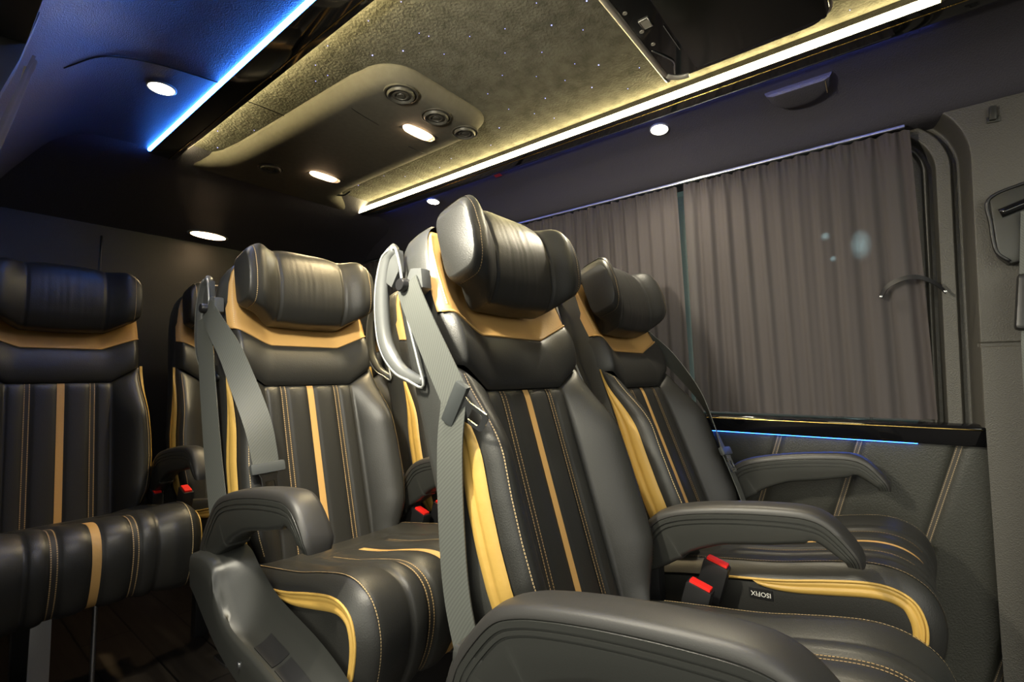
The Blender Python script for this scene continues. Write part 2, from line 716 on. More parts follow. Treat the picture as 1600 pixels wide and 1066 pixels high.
def m_cushion():
    return zone_mesh('backrest_cushion', lambda x: -0.06, lambda x: float(c4(x)) - 0.0005, cushion_n, MAT['leather'], 70,
                     [(0, .0095, 2), (.0095, .071, 10), (.071, .087, 2), (.087, .128, 8)], 18)


def m_shoulder():
    return zone_mesh('shoulder_panel', lambda x: float(c4(x)), lambda x: float(c3(x)) - 0.0005, shoulder_n, MAT['leather'], 22,
                     [(0, .09, 8), (.09, .128, 6)], 14)


def m_yoke():
    return zone_mesh('yoke_panel', lambda x: float(c3(x)), lambda x: 0.775, yoke_n, MAT['tan'], 34,
                     [(0, .09, 8), (.09, .128, 6)], 14)


def m_shell():
    tt = np.concatenate([np.linspace(-0.06, 0.70, 40), np.linspace(0.71, 0.775, 10)])
    right = [(float(Wd(t)), t) for t in tt]
    top = [(x, 0.775 + 0.006 * (1 - (x / 0.16) ** 2)) for x in np.linspace(0.14, -0.14, 9)]
    left = [(-x, t) for x, t in reversed(right)]
    loop = right + top + left
    C = np.array([0, 0.35])
    rings = []
    for n, k in ((-0.004, 0.985), (-0.010, 1.0), (-0.05, 1.006), (-0.088, 1.0), (-0.105, 0.98), (-0.115, 0.94), (-0.119, 0.86)):
        ring = []
        for x, t in loop:
            c = np.array([x * k, C[1] + (t - C[1]) * (1 - (1 - k) * 0.6)])
            kk = 0.62 + 0.38 * float(ss(0.0, 0.48, t)) - 0.25 * float(ss(0.66, 0.775, t))
            ring.append(B3(c[0], c[1], n * kk if n < -0.03 else n))
        rings.append(ring)
    V, F = loft(rings)
    F.pop(-2)
    return fix_normals(make_mesh('back_shell', V, F, MAT['leather_back']))


def surf_ribbon(name, path, width, nfn, mat, eps=0.0012):
    """path: (x,t) points on the back rest front"""
    P = np.array(path, float)
    T = tangents(P)
    rows = []
    for (x, t), (dx, dt) in zip(P, T):
        s = np.array([dt, -dx])
        a = np.array([x, t]) - s * width / 2
        b = np.array([x, t]) + s * width / 2
        na, nb = nfn(a[0], a[1]), nfn(b[0], b[1])
        e2 = max(nfn(x, t), (na + nb) / 2) - (na + nb) / 2 + eps
        rows.append((B3(a[0], a[1], na + e2), B3(b[0], b[1], nb + e2)))
    return ribbon_mesh(name, rows, mat)


def m_stripe():
    return surf_ribbon('center_stripe', [(0, t) for t in np.linspace(-0.05, 0.4165, 60)], 0.0185, lambda x, t: cushion_n(0.0, t), MAT['tan'])


def m_band(sg):
    return surf_ribbon('stitched_band', [(sg * 0.079, t) for t in np.linspace(-0.05, 0.416, 60)], 0.0155, lambda x, t: cushion_n(sg * 0.079, t), MAT['stitch2'])


def m_edge(sg):
    p = [(sg * (float(Wd(t)) - 0.011), t) for t in np.linspace(0.0, 0.445, 60)]
    return surf_ribbon('edge_stitching', p, 0.0028, cushion_n, MAT['stitch1'])


def m_yoke_piping():
    xs = np.linspace(-0.2035, 0.2035, 60)
    p = [B3(x, float(c3(x)), max(shoulder_n(x, float(c3(x)) - 0.001), yoke_n(x, float(c3(x)) + 0.001)) + 0.001) for x in xs]
    return tube_mesh('yoke_piping', p, 0.0028, MAT['tan'], n=6, samples=0)


def m_yoke_edge(sg):
    p = [(sg * (float(Wd(t)) - 0.010), t) for t in np.linspace(0.585, 0.75, 24)]
    return surf_ribbon('yoke_stitching', p, 0.003, yoke_n, MAT['stitch_tan'])


def m_gusset(sg):
    nu, nv = 44, 13
    P = np.zeros((nu, nv, 3))
    for i, u in enumerate(np.linspace(0, 1, nu)):
        t = -0.01 + 0.485 * u
        h = 0.026 * float(ss(1.0, 0.55, u)) * float(ss(-0.12, 0.10, u)) + 0.0006
        w = float(Wd(t))
        H = 0.020 + 0.056 * float(ss(0.46, 0.28, t)) * (0.55 + 0.45 * float(ss(-0.05, 0.06, t)))
        n_hi = (H - 0.016) * 0.80 - 0.004
        for j, v in enumerate(np.linspace(-1, 1, nv)):
            bul = 0.008 * (1 - v * v) ** 0.5 - 0.006 * math.exp(-((v + 0.1) / 0.15) ** 2) * min(1, h / 0.02)
            P[i, j] = B3(sg * (w * 1.004 + 0.0015 + bul), t, n_hi - h + h * v)
    V, F = grid(P)
    me = make_mesh('side_gusset', V, F, MAT['gold'])
    return me


def m_headrest():
    xs = np.concatenate([[-0.1905, -0.1898, -0.188, -0.185, -0.180], np.linspace(-0.172, 0.172, 87), [0.180, 0.185, 0.188, 0.1898, 0.1905]])
    rings = []
    for x in xs:
        ax = abs(x)
        tb = 0.588 + 0.036 * np.clip((ax - 0.106) / 0.075, 0, 1.1) - 0.004 * max(0, 1 - ax / 0.1)
        tp = 0.806 - 0.010 * ss(0.05, 0.13, ax) - 0.034 * max(0, (ax - 0.12) / 0.07) ** 2.6
        wing = float(ss(0.095, 0.16, ax))
        nc = 0.018 + 0.042 * wing
        th = 0.072 + 0.004 * wing
        k = 1.0
        if ax > 0.179:
            q = min(1.0, (ax - 0.179) / 0.0115)
            k = 0.90 + 0.10 * math.sqrt(max(0.0, 1 - q * q))
        groove = 0.004 * math.exp(-((ax - 0.098) / 0.004) ** 2)
        tm, hh = (tb + tp) / 2, (tp - tb) / 2
        ring = []
        for a in np.linspace(0, 2 * math.pi, 40, endpoint=False):
            c, s = math.cos(a), math.sin(a)
            ee = 2.0 / 5.5
            u = math.copysign(abs(c) ** ee, c)
            v = math.copysign(abs(s) ** ee, s)
            t = tm + hh * v * k
            n = nc + (th / 2) * u * k - (groove if u > 0.3 else 0)
            if u > 0:                                   # the face bellies forward higher up
                n += 0.030 * math.sin(math.pi * np.clip((t - tb) / (tp - tb), 0, 1)) ** 0.8 * u * (1 - 0.5 * wing) + 0.010 * (t - tb) / 0.2 * u
            n += 0.024 * (t - tb)
            if u > 0.5 and ax < 0.09:
                n += 0.00045 * (math.sin(x * 290 + 1.6 * math.sin(t * 45 + x * 50)) + math.sin(x * 173 + 2 + 1.3 * math.sin(t * 33 - x * 31)) + 0.6 * math.sin(x * 431 + t * 20)) * (1 - (ax / 0.09) ** 2) * math.sin(math.pi * np.clip((t - tb) / (tp - tb), 0, 1))
            ring.append(B3(x, t, n))
        rings.append(ring)
    V, F = loft(rings)
    return fix_normals(make_mesh('headrest', V, F, MAT['leather']))


def m_head_stitch(sg):
    me = cached('headrest', m_headrest)
    n = 40
    k = 5 if sg < 0 else len(me.vertices) // n - 6
    V = [me.vertices[k * n + i].co.copy() for i in range(n)]
    # front half of the ring, from the bottom round the face to the top
    idx = [i % n for i in range(-11, 12)]
    ctr = sum(V, Vector()) / n
    rows = []
    for i in idx:
        p = V[i]
        out = (p - ctr)
        out.x = 0
        out.normalize()
        p = p + out * 0.0010
        rows.append((p - Vector((0.0016, 0, 0)), p + Vector((0.0016, 0, 0))))
    return ribbon_mesh('headrest_stitching', rows, MAT['stitch1'])


# ---- seat cushion (local: x, forward = -y, z)
def pan_profile():
    pts = [(-0.03, 0.440), (0.05, 0.456), (0.14, 0.470), (0.24, 0.486), (0.33, 0.507), (0.40, 0.520), (0.445, 0.517),
           (0.478, 0.498), (0.494, 0.466), (0.497, 0.430), (0.488, 0.385), (0.470, 0.345), (0.452, 0.325), (0.42, 0.318)]
    return smooth_path(pts, 74)


PAN = pan_profile()
PT = tangents(PAN)
PNRM = np.stack([-PT[:, 1], PT[:, 0]], 1)          # outward (up / forward)


def pan_off(x, i):
    ax = abs(x)
    f = PAN[i][0]
    L = i / (len(PAN) - 1)
    if ax < 0.128:
        for a, b in ((0.0, 0.0095), (0.0095, 0.071), (0.071, 0.087), (0.087, 0.128)):
            if a <= ax <= b:
                u = (ax - a) / (b - a)
                amp = 0.0075 if b - a > 0.03 else 0.0
                n = amp * (max(0.0, math.sin(math.pi * u)) ** 0.45)
                break
        n += 0.004 * (ax / 0.128) ** 2
        fade = float(ss(0.10, 0.15, f)) if L < 0.5 else 1.0
        n = n * fade + 0.004 * (1 - fade) - 0.005 * math.exp(-((f - 0.115) / 0.006) ** 2) * (1 if L < 0.5 else 0)
    else:
        q = (ax - 0.128) / (0.236 - 0.128)
        n = 0.004 + 0.012 * math.sin(min(q / 0.7, 1) * math.pi / 2) ** 0.8
        if q > 0.62:
            n -= 0.030 * ((q - 0.62) / 0.38) ** 2.2
    return n


def P3(x, i, off):
    f, z = PAN[i] + PNRM[i] * off
    return (x, -f, z)


def m_pan():
    xin = np.unique(np.concatenate([np.linspace(a, b, k + 1) for a, b, k in [(0, .0095, 2), (.0095, .071, 10), (.071, .087, 2), (.087, .128, 8)]]))
    xs = np.concatenate([xin, np.linspace(0.128, 0.236, 18)[1:]])
    xs = np.concatenate([-xs[::-1][:-1], xs])
    P = np.zeros((len(xs), len(PAN), 3))
    for a, x in enumerate(xs):
        for i in range(len(PAN)):
            P[a, i] = P3(x, i, pan_off(x, i))
    V, F = grid(P)
    return make_mesh('seat_cushion', V, F, MAT['leather'])


def m_pan_ribbon(name, x0, w, mat, i0, i1, eps=0.0012):
    rows = []
    for i in range(i0, i1):
        o = max(pan_off(x0, i), (pan_off(x0 - w / 2, i) + pan_off(x0 + w / 2, i)) / 2)
        rows.append((P3(x0 - w / 2, i, o + eps), P3(x0 + w / 2, i, o + eps)))
    return ribbon_mesh(name, rows, mat)


def m_pan_base():
    prof = [(-(PAN[i] - PNRM[i] * 0.022)[0], (PAN[i] - PNRM[i] * 0.022)[1]) for i in range(0, len(PAN), 3)]
    prof += [(-0.38, 0.322), (0.02, 0.322)]
    return prism_mesh('seat_base', prof, -0.229, 0.229, MAT['leather'], 'x', 0.006)


def m_pan_gusset(sg):
    idx = list(range(22, len(PAN) - 3))
    nv = 11
    P = np.zeros((len(idx), nv, 3))
    for a, i in enumerate(idx):
        u = a / (len(idx) - 1)
        h = 0.026 * max(0.0, math.sin(math.pi * u ** 0.6)) ** 0.7 + 0.006 * u + 0.0008
        for j, v in enumerate(np.linspace(0, 1, nv)):
            q = PAN[i] - PNRM[i] * (0.0145 + h * v)
            bul = 0.006 * math.sin(math.pi * v) ** 0.5 - 0.0045 * math.exp(-((v - 0.45) / 0.10) ** 2) * min(1, h / 0.02)
            P[a, j] = (sg * (0.2305 + bul), -q[0], q[1])
    V, F = grid(P)
    return make_mesh('cushion_gusset', V, F, MAT['gold'])


def m_pan_piping(sg):
    pts = [(sg * 0.2355, -(PAN[i] + PNRM[i] * -0.0140)[0], (PAN[i] + PNRM[i] * -0.0140)[1]) for i in range(14, len(PAN) - 2)]
    return tube_mesh('cushion_piping', pts, 0.0026, MAT['gold'], n=6, samples=0)


# ---- arm rest: swept section, local origin at the back end of the pad, forward = -y
def arm_path():
    pts = [(-0.040, -0.170), (-0.024, -0.118), (0.008, -0.068), (0.042, -0.030), (0.080, -0.010), (0.13, 0.004), (0.20, 0.017), (0.28, 0.027), (0.345, 0.030), (0.380, 0.018), (0.408, -0.010), (0.428, -0.040), (0.431, -0.060)]
    return smooth_path(pts, 60)


ARM = arm_path()
AT = tangents(ARM)
AN = np.stack([AT[:, 1], -AT[:, 0]], 1)            # into the body (down / back)


def arm_thick(s):
    return float(np.interp(s, [0, 0.06, 0.16, 0.24, 0.34, 0.5, 0.66, 0.78, 0.88, 1.0],
                           [0.050, 0.068, 0.090, 0.104, 0.098, 0.080, 0.075, 0.064, 0.046, 0.026]))


def m_arm(part):
    hw = 0.0350
    rings = []
    for i in range(len(ARM)):
        s = i / (len(ARM) - 1)
        h = arm_thick(s)
        k = min(1.0, h / 0.060)
        e0 = 1 - 0.25 * max(0, (0.03 - s) / 0.03) - 0.2 * max(0, (s - 0.97) / 0.03)
        if part == 'pad':
            sec = [(-hw, 0.0150), (-hw * 0.99, 0.008), (-hw * 0.86, 0.0022), (-hw * 0.6, 0.0), (0, -0.0015), (hw * 0.6, 0.0), (hw * 0.86, 0.0022), (hw * 0.99, 0.008), (hw, 0.0150), (hw * 0.9, 0.0165), (0, 0.0165), (-hw * 0.9, 0.0165)]
        else:
            g = 0.0030
            right = [(hw - 0.0025, 0.0155), (hw, 0.0175), (hw, 0.0255), (hw - g, 0.0262), (hw - g, 0.0285), (hw, 0.0292), (hw, 0.0345), (hw - g, 0.0352), (hw - g, 0.0375), (hw - 0.0012, 0.0382)]
            b = h / k
            right += [(hw - 0.0012, max(0.040, b - 0.010)), (hw - 0.004, max(0.041, b - 0.003)), (hw - 0.010, max(0.042, b))]
            sec = right + [(-x, d) for x, d in reversed(right)]
        ring = []
        for x, d in sec:
            q = ARM[i] + AN[i] * d * k
            ring.append((x * e0, -q[0], q[1]))
        rings.append(ring)
    V, F = loft(rings)
    return autosmooth(fix_normals(make_mesh('armrest', V, F, MAT['plastic_soft'] if part == 'pad' else MAT['plastic'])), 42)


def m_pivot():
    return disc_loft('armrest_pivot', (0, 0, 0), (1, 0, 0), [(0.026, -0.031), (0.031, -0.027), (0.031, 0.027), (0.026, 0.031)], MAT['plastic'], 28)


# ---- side trim beside the cushion (aisle side of a seat), local x outwards on the left
TRIM_IN = smooth_path([(-0.02, 0.525), (0.05, 0.535), (0.105, 0.530), (0.155, 0.500), (0.24, 0.462), (0.38, 0.430), (0.47, 0.398), (0.505, 0.368), (0.512, 0.33)], 60)
TRIM_OUT = smooth_path([(-0.02, 0.512), (0.045, 0.518), (0.095, 0.505), (0.120, 0.455), (0.185, 0.413), (0.32, 0.392), (0.43, 0.370), (0.490, 0.340), (0.508, 0.31)], 60)


def trim_pt(k, v, dip=None):
    """point of the scooped face: k along 0..1, v from the cushion side 0 to the rim 1 -> x, f, z"""
    i = k * (len(TRIM_IN) - 1)
    j = min(int(i), len(TRIM_IN) - 2)
    a = TRIM_IN[j] + (TRIM_IN[j + 1] - TRIM_IN[j]) * (i - j)
    b = TRIM_OUT[j] + (TRIM_OUT[j + 1] - TRIM_OUT[j]) * (i - j)
    q = a + (b - a) * v
    d = 0.034 * float(ss(0.26, 0.45, k)) * float(ss(0.99, 0.85, k)) if dip is None else dip
    return 0.243 + 0.073 * v, q[0], q[1] - d * max(0.0, math.sin(math.pi * v)) ** 0.5


def m_trim(sg):
    prof_bot = smooth_path([(-0.02, 0.440), (0.02, 0.420), (0.08, 0.385), (0.15, 0.352), (0.25, 0.325), (0.38, 0.297), (0.46, 0.287), (0.490, 0.290), (0.506, 0.302)], 60)
    rings = []
    for m in range(60):
        k = m / 59
        fb, zb = prof_bot[m]
        ring = [trim_pt(k, v) for v in (0, 0.06, 0.13, 0.22, 0.35, 0.5, 0.65, 0.78, 0.87, 0.92)]
        x, f, z = trim_pt(k, 1.0, 0)
        ring[-1] = (x - 0.006, f, z + 0.0015)
        ring += [(x - 0.001, f, z - 0.001), (x + 0.0015, f, z - 0.006), (x + 0.003, (f * 2 + fb) / 3, min(z - 0.008, (z * 2 + zb) / 3)), (x, fb, zb + 0.004), (x - 0.012, fb, zb), (0.243, fb, zb)]
        rings.append([(sg * a, -b, c) for a, b, c in ring])
    V, F = loft(rings)
    return autosmooth(fix_normals(make_mesh('side_trim', V, F, MAT['plastic'])), 40)


def m_tray(sg, k0, k1, v0, v1):
    nu, nv = 8, 6
    P = np.zeros((nu, nv, 3))
    for i, k in enumerate(np.linspace(k0, k1, nu)):
        for j, v in enumerate(np.linspace(v0, v1, nv)):
            x, f, z = trim_pt(k, v)
            P[i, j] = (sg * x, -f, z + 0.0022)
    V, F = grid(P)
    kk = len(V)
    V2 = [np.array(p) - np.array([0, 0, 0.004]) for p in V]
    F2 = flip([tuple(i + kk for i in f) for f in F])
    B = [i * nv for i in range(nu)] + [(nu - 1) * nv + j for j in range(1, nv)] + [i * nv + nv - 1 for i in range(nu - 2, -1, -1)] + [j for j in range(nv - 2, 0, -1)]
    S_ = [(B[i], B[(i + 1) % len(B)], B[(i + 1) % len(B)] + kk, B[i] + kk) for i in range(len(B))]
    return autosmooth(fix_normals(make_mesh('tray_lid', V + V2, F + F2 + S_, MAT['dark'])), 40)


# ---- grab handle on the shoulder (back rest frame), loop behind the side of the back
def m_handle(sg, part):
    x = sg * 0.212
    arc = [(0.742, -0.068), (0.732, -0.098), (0.680, -0.132), (0.605, -0.152), (0.550, -0.150), (0.500, -0.124), (0.472, -0.090), (0.458, -0.066)]
    inner = [(0.452, -0.062), (0.500, -0.062), (0.60, -0.066), (0.69, -0.058), (0.735, -0.060), (0.738, -0.068)]
    if part == 'grip':
        pts = [B3(x + sg * 0.004, t, n) for t, n in arc]
        return tube_mesh('grab_handle', pts, [0.010, 0.012, 0.0135, 0.014, 0.014, 0.0135, 0.011, 0.007], MAT['grey'], n=14, samples=50, flat=1.25)
    if part == 'rim':
        pts = [B3(x + sg * 0.014, t, n - 0.010) for t, n in arc[:-1]] + [B3(x + sg * 0.012, 0.447, -0.062)] + [B3(x + sg * 0.012, t, n) for t, n in inner[1:]]
        return tube_mesh('handle_rim', pts, 0.0030, MAT['satin'], n=8, samples=90)
    pts = [(0.735, -0.060), (0.728, -0.100), (0.690, -0.118), (0.668, -0.100), (0.690, -0.070)]
    return prism_mesh('handle_bracket', [(-n, t) for t, n in pts], min(x - 0.008, x + 0.008), max(x - 0.008, x + 0.008), MAT['grey'], 'x', 0.003)


def m_guide(sg):
    x = sg * 0.226
    return prism_mesh('belt_guide', [(-0.012, 0.655), (0.016, 0.668), (0.030, 0.655), (0.034, 0.625), (0.024, 0.612), (-0.006, 0.618)],
                      min(x - 0.012, x + 0.012), max(x - 0.012, x + 0.012), MAT['grey'], 'x', 0.005)


def m_guide_knob(sg):
    x = sg * 0.236
    return disc_loft('guide_knob', (x, 0.036, 0.640), (sg, 0, 0), [(0.013, -0.004), (0.013, 0.016), (0.011, 0.019)], MAT['dark'], 20)


def buckle_tongue(root, parent, pos, axis_w, axis_d, hinge_rot, name='belt_tongue'):
    """Latch plate: a dark grip across the belt and a chrome plate with a slot."""
    w = Vector(axis_w).normalized()
    d = Vector(axis_d)
    d = (d - w * d.dot(w)).normalized()
    n = w.cross(d)
    rot = Matrix((w, d, n)).transposed().to_4x4()
    grip = cached('tongue_grip', lambda: box_mesh('belt_tongue', (0.080, 0.026, 0.015), MAT['grip'], 0.007))

    def plate():
        import bmesh
        bm = bmesh.new()
        o_ = [(-0.017, 0), (-0.013, 0.012), (-0.0125, 0.040), (-0.009, 0.045), (0.009, 0.045), (0.0125, 0.040), (0.013, 0.012), (0.017, 0)]
        i_ = [(-0.0075, 0.018), (-0.0080, 0.020), (-0.0080, 0.034), (-0.0060, 0.037), (0.0060, 0.037), (0.0080, 0.034), (0.0080, 0.020), (0.0075, 0.018)]
        lay = []
        for z in (-0.0015, 0.0015):
            lay.append([[bm.verts.new((x, y, z)) for x, y in q] for q in (o_, i_)])
        m = len(o_)
        for k in range(m):
            k2 = (k + 1) % m
            for l in (0, 1):
                f = [lay[l][0][k], lay[l][0][k2], lay[l][1][k2], lay[l][1][k]]
                bm.faces.new(f if l else list(reversed(f)))
            for r_ in (0, 1):
                bm.faces.new([lay[0][r_][k], lay[0][r_][k2], lay[1][r_][k2], lay[1][r_][k]])
        bmesh.ops.recalc_face_normals(bm, faces=bm.faces)
        me = bpy.data.meshes.new('latch_plate')
        bm.to_mesh(me)
        bm.free()
        me.materials.append(MAT['chrome'])
        return me
    g = put(name, grip, parent)
    g.matrix_local = hinge_rot @ (Matrix.Translation(Vector(pos)) @ rot)
    p = put('latch_plate', cached('latch', plate), g, (0, 0.009, 0))
    p.scale = (1.35, 1.25, 1.2)
    return g


def passenger_seat(x, y, recline, label, arms=(), belts=(), handles=(), trims=(), buckles=(), legs='pedestal', arm_dz=0.0, pan_dz=0.0, pan_dy=0.0, arm_x=0.285, arm_w=1.0, arm_l=1.0, rods=(), group=None):
    root = empty('passenger_seat', (x, y, 0))
    tag(root, label, 'seat', 'black and tan leather passenger seats')
    hl, hr = (0, 0, HZ), (-recline, 0, 0)
    Mh = Matrix.Translation(hl) @ Matrix.Rotation(-recline, 4, 'X')
    shell = put('back_shell', cached('shell', m_shell), root, hl, hr)
    cush = put('backrest', cached('cushion', m_cushion), root, hl, hr)
    put('center_stripe', cached('stripe', m_stripe), cush)
    for sg in (-1, 1):
        put('stitched_band', cached(('band', sg), lambda: m_band(sg)), cush)
        put('edge_stitching', cached(('edge', sg), lambda: m_edge(sg)), cush)
    for sg in (-1, 1):
        tag(put('side_gusset', cached(('gusset', sg), lambda: m_gusset(sg)), root, hl, hr), 'golden tan pleated strip along the side of the backrest')
    put('shoulder_panel', cached('shoulder', m_shoulder), root, hl, hr)
    yk = tag(put('yoke_panel', cached('yoke', m_yoke), root, hl, hr), 'tan leather panel behind the headrest')
    put('yoke_piping', cached('ypipe', m_yoke_piping), yk)
    for sg in (-1, 1):
        put('yoke_stitching', cached(('yedge', sg), lambda: m_yoke_edge(sg)), yk)
    hd = put('headrest', cached('headrest', m_headrest), root, hl, hr)
    for sg in (-1, 1):
        put('headrest_stitching', cached(('hst', sg), lambda: m_head_stitch(sg)), hd)
    pan = put('seat_cushion', cached('pan', m_pan), root, (0, pan_dy, pan_dz))
    n = len(PAN)
    put('center_stripe', cached('pstripe', lambda: m_pan_ribbon('center_stripe', 0, 0.0185, MAT['tan'], 18, n - 1)), pan)
    for sg in (-1, 1):
        put('stitched_band', cached(('pband', sg), lambda: m_pan_ribbon('stitched_band', sg * 0.079, 0.0155, MAT['stitch2'], 18, n - 1)), pan)
        put('edge_stitching', cached(('pedge', sg), lambda: m_pan_ribbon('edge_stitching', sg * 0.205, 0.0035, MAT['stitch1'], 8, n - 2)), pan)
    base = put('seat_base', cached('pbase', m_pan_base), root, (0, pan_dy, pan_dz))
    for sg in (-1, 1):
        gs = tag(put('cushion_gusset', cached(('pgus', sg), lambda: m_pan_gusset(sg)), root, (0, pan_dy, pan_dz)), 'golden pleated strip along the side of the seat cushion')
        put('cushion_piping', cached(('ppip', sg), lambda: m_pan_piping(sg)), gs)
    for sg in arms:
        a = put('armrest', cached('arm', lambda: m_arm('body')), root, (sg * arm_x, 0.0, 0.610 + arm_dz))
        a.scale = (arm_w, arm_l if sg < 0 else 1.0, 1)
        put('armrest_pad', cached('armpad', lambda: m_arm('pad')), a)
        put('armrest_pivot', cached('armpiv', m_pivot), a, (0, 0.006, -0.160))
        put('armrest_post', cached('armpost', lambda: prism_mesh('armrest_post', [(0.030, -0.145), (-0.045, -0.125), (-0.050, -0.28), (0.050, -0.28)], -0.018, 0.018, MAT['dark'], 'x', 0.006)), a)
    for sg in handles:
        h = put('grab_handle', cached(('hgrip', sg), lambda: m_handle(sg, 'grip')), root, hl, hr)
        tag(put('handle_rim', cached(('hrim', sg), lambda: m_handle(sg, 'rim')), h), 'silver edge line around the grey grab handle')
        put('handle_bracket', cached(('hbr', sg), lambda: m_handle(sg, 'bracket')), h)
    for sg in trims:
        tr = put('side_trim', cached(('trim', sg), lambda: m_trim(sg)), root)
        put('tray_lid', cached(('tray', sg, 0), lambda: m_tray(sg, 0.50, 0.62, 0.32, 0.68)), tr)
        put('tray_lid', cached(('tray', sg, 1), lambda: m_tray(sg, 0.635, 0.76, 0.34, 0.68)), tr)
        put('screw_cap', cached(('cap', sg), lambda: disc_loft('screw_cap', (sg * 0.3175, -0.24, 0.368), (sg, 0, 0), [(0.007, 0), (0.007, 0.003), (0.005, 0.004)], MAT['steel'], 14)), tr)
    for spec in belts:
        sg = spec['side']
        g = put('belt_guide', cached(('guide', sg), lambda: m_guide(sg)), root, hl, hr)
        put('guide_knob', cached(('gknob', sg), lambda: m_guide_knob(sg)), g)
        up_ = [B3(*p) for p in spec['upper']]
        lo_ = [B3(*p) for p in spec['lower']]
        wu = [B3(*p) for p in spec['wu']]
        wl = [B3(*p) for p in spec['wl']]
        web = put('seat_belt', strap_mesh('seat_belt', up_, wu, 0.060, 0.0022, MAT['web']), root, hl, hr)
        put('belt_webbing', strap_mesh('belt_webbing', lo_, wl, 0.060, 0.0022, MAT['web']), web)
        tw, td = B3(*spec['tw']), B3(*spec['td'])
        buckle_tongue(root, root, B3(*spec['tpos']), tw, td, Mh)
    for bx, bf, bz in buckles:
        st = put('belt_buckle', cached('buckle', lambda: box_mesh('belt_buckle', (0.030, 0.054, 0.085), MAT['dark'], 0.006)), root, (bx, -bf, bz), (R(16), 0, 0))
        tag(put('release_button', cached('rbtn', lambda: box_mesh('release_button', (0.021, 0.044, 0.010), MAT['red'], 0.003)), st, (0, 0, 0.043)), 'red release button')
    if legs == 'pedestal':
        put('pedestal', cached('ped', lambda: prism_mesh('pedestal', [(0.06, 0.06), (0.04, 0.311), (-0.36, 0.311), (-0.32, 0.06)], -0.17, 0.17, MAT['dark'], 'x', 0.008)), root)
        for sg in (-1, 1):
            put('floor_rail', cached('rail', lambda: box_mesh('floor_rail', (0.05, 0.50, 0.061), MAT['steel'], 0.004)), root, (sg * 0.15, -0.14, 0.0305))
    else:
        for k, (lx, lf) in enumerate(legs):
            lg = put('leg', cached('cleg', lambda: prism_mesh('leg', [(-0.022, 0.0), (0.022, 0.0), (0.020, 0.313), (-0.020, 0.313)], -0.005, 0.005, MAT['steel'], 'y', 0.002)), root, (lx, -lf, 0))
            put('foot_plate', cached('footp', lambda: box_mesh('foot_plate', (0.06, 0.09, 0.010), MAT['steel'], 0.003)), lg, (0, 0.02, 0.005))
            put('leg', cached('rleg', lambda: prism_mesh('leg', [(-0.022, 0.0), (0.022, 0.0), (0.022, 0.313), (-0.022, 0.313)], -0.02, 0.02, MAT['dark'], 'y', 0.003)), root, (lx, -0.06, 0))
    for lx, lf in rods:
        put('support_rod', cached('rod', lambda: tube_mesh('support_rod', [(0, 0, 0.02), (0, 0, 0.17), (0, 0, 0.315)], 0.006, MAT['steel'], 10)), root, (lx, -lf, 0))
        put('rod_foot', cached('rodf', lambda: disc_loft('rod_foot', (0, 0, 0), (0, 0, 1), [(0.016, 0), (0.016, 0.008), (0.009, 0.022)], MAT['steel'], 14)), root, (lx, -lf, 0))
    return root


BELT_A = dict(side=-1,
              upper=[(-0.241, 0.640, -0.030), (-0.243, 0.60, -0.022), (-0.246, 0.50, 0.006), (-0.246, 0.42, 0.028), (-0.245, 0.392, 0.036)],
              wu=[(0, 0.35, 1), (0, 0.3, 1), (0, 0.25, 1), (0.1, 0.3, 1), (0.1, 0.3, 1)],
              lower=[(-0.248, 0.392, 0.030), (-0.250, 0.32, 0.0), (-0.250, 0.20, -0.034), (-0.248, 0.08, -0.058), (-0.244, -0.05, -0.060)],
              wl=[(0, 0.3, 1), (0, 0.1, 1), (0, 0.0, 1), (0, 0, 1), (0, 0, 1)],
              tpos=(-0.252, 0.388, 0.038), tw=(-0.10, 0.62, 0.78), td=(0.22, -0.62, 0.75))
BELT_M = dict(side=-1,
              upper=[(-0.241, 0.640, -0.030), (-0.238, 0.58, 0.004), (-0.226, 0.50, 0.046), (-0.212, 0.42, 0.066), (-0.194, 0.30, 0.092), (-0.183, 0.20, 0.091)],
              wu=[(0.1, 0.3, 1), (0.35, 0.2, 1), (0.8, 0.15, 0.6), (1, 0.1, 0.2), (1, 0.0, 0.05), (1, 0.0, 0.0)],
              lower=[(-0.241, 0.62, -0.05), (-0.246, 0.52, -0.045), (-0.252, 0.35, -0.030), (-0.252, 0.20, -0.025), (-0.250, 0.0, -0.010), (-0.248, -0.10, 0.000)],
              wl=[(0.2, 0, 1), (0.3, 0, 1), (0.35, 0, 1), (0.35, 0, 1), (0.35, 0, 1), (0.35, 0, 1)],
              tpos=(-0.183, 0.195, 0.096), tw=(1, 0.03, 0), td=(0.05, -1.0, 0.05))
BELT_B = dict(side=1,
              upper=[(0.241, 0.640, -0.030), (0.243, 0.60, -0.018), (0.236, 0.50, 0.034), (0.224, 0.36, 0.080), (0.212, 0.25, 0.092), (0.203, 0.17, 0.092)],
              wu=[(-0.1, 0.3, 1), (-0.3, 0.2, 1), (-0.6, 0.1, 1), (-0.8, 0.1, 0.6), (-1, 0, 0.3), (-1, 0, 0.1)],
              lower=[(0.203, 0.17, 0.089), (0.206, 0.10, 0.088), (0.208, 0.04, 0.086), (0.212, -0.03, 0.08)],
              wl=[(-1, 0, 0.1), (-1, 0, 0.1), (-1, 0, 0.1), (-1, 0, 0.1)],
              tpos=(0.203, 0.165, 0.096), tw=(-1, 0.1, 0), td=(0.05, -1.0, 0.05))

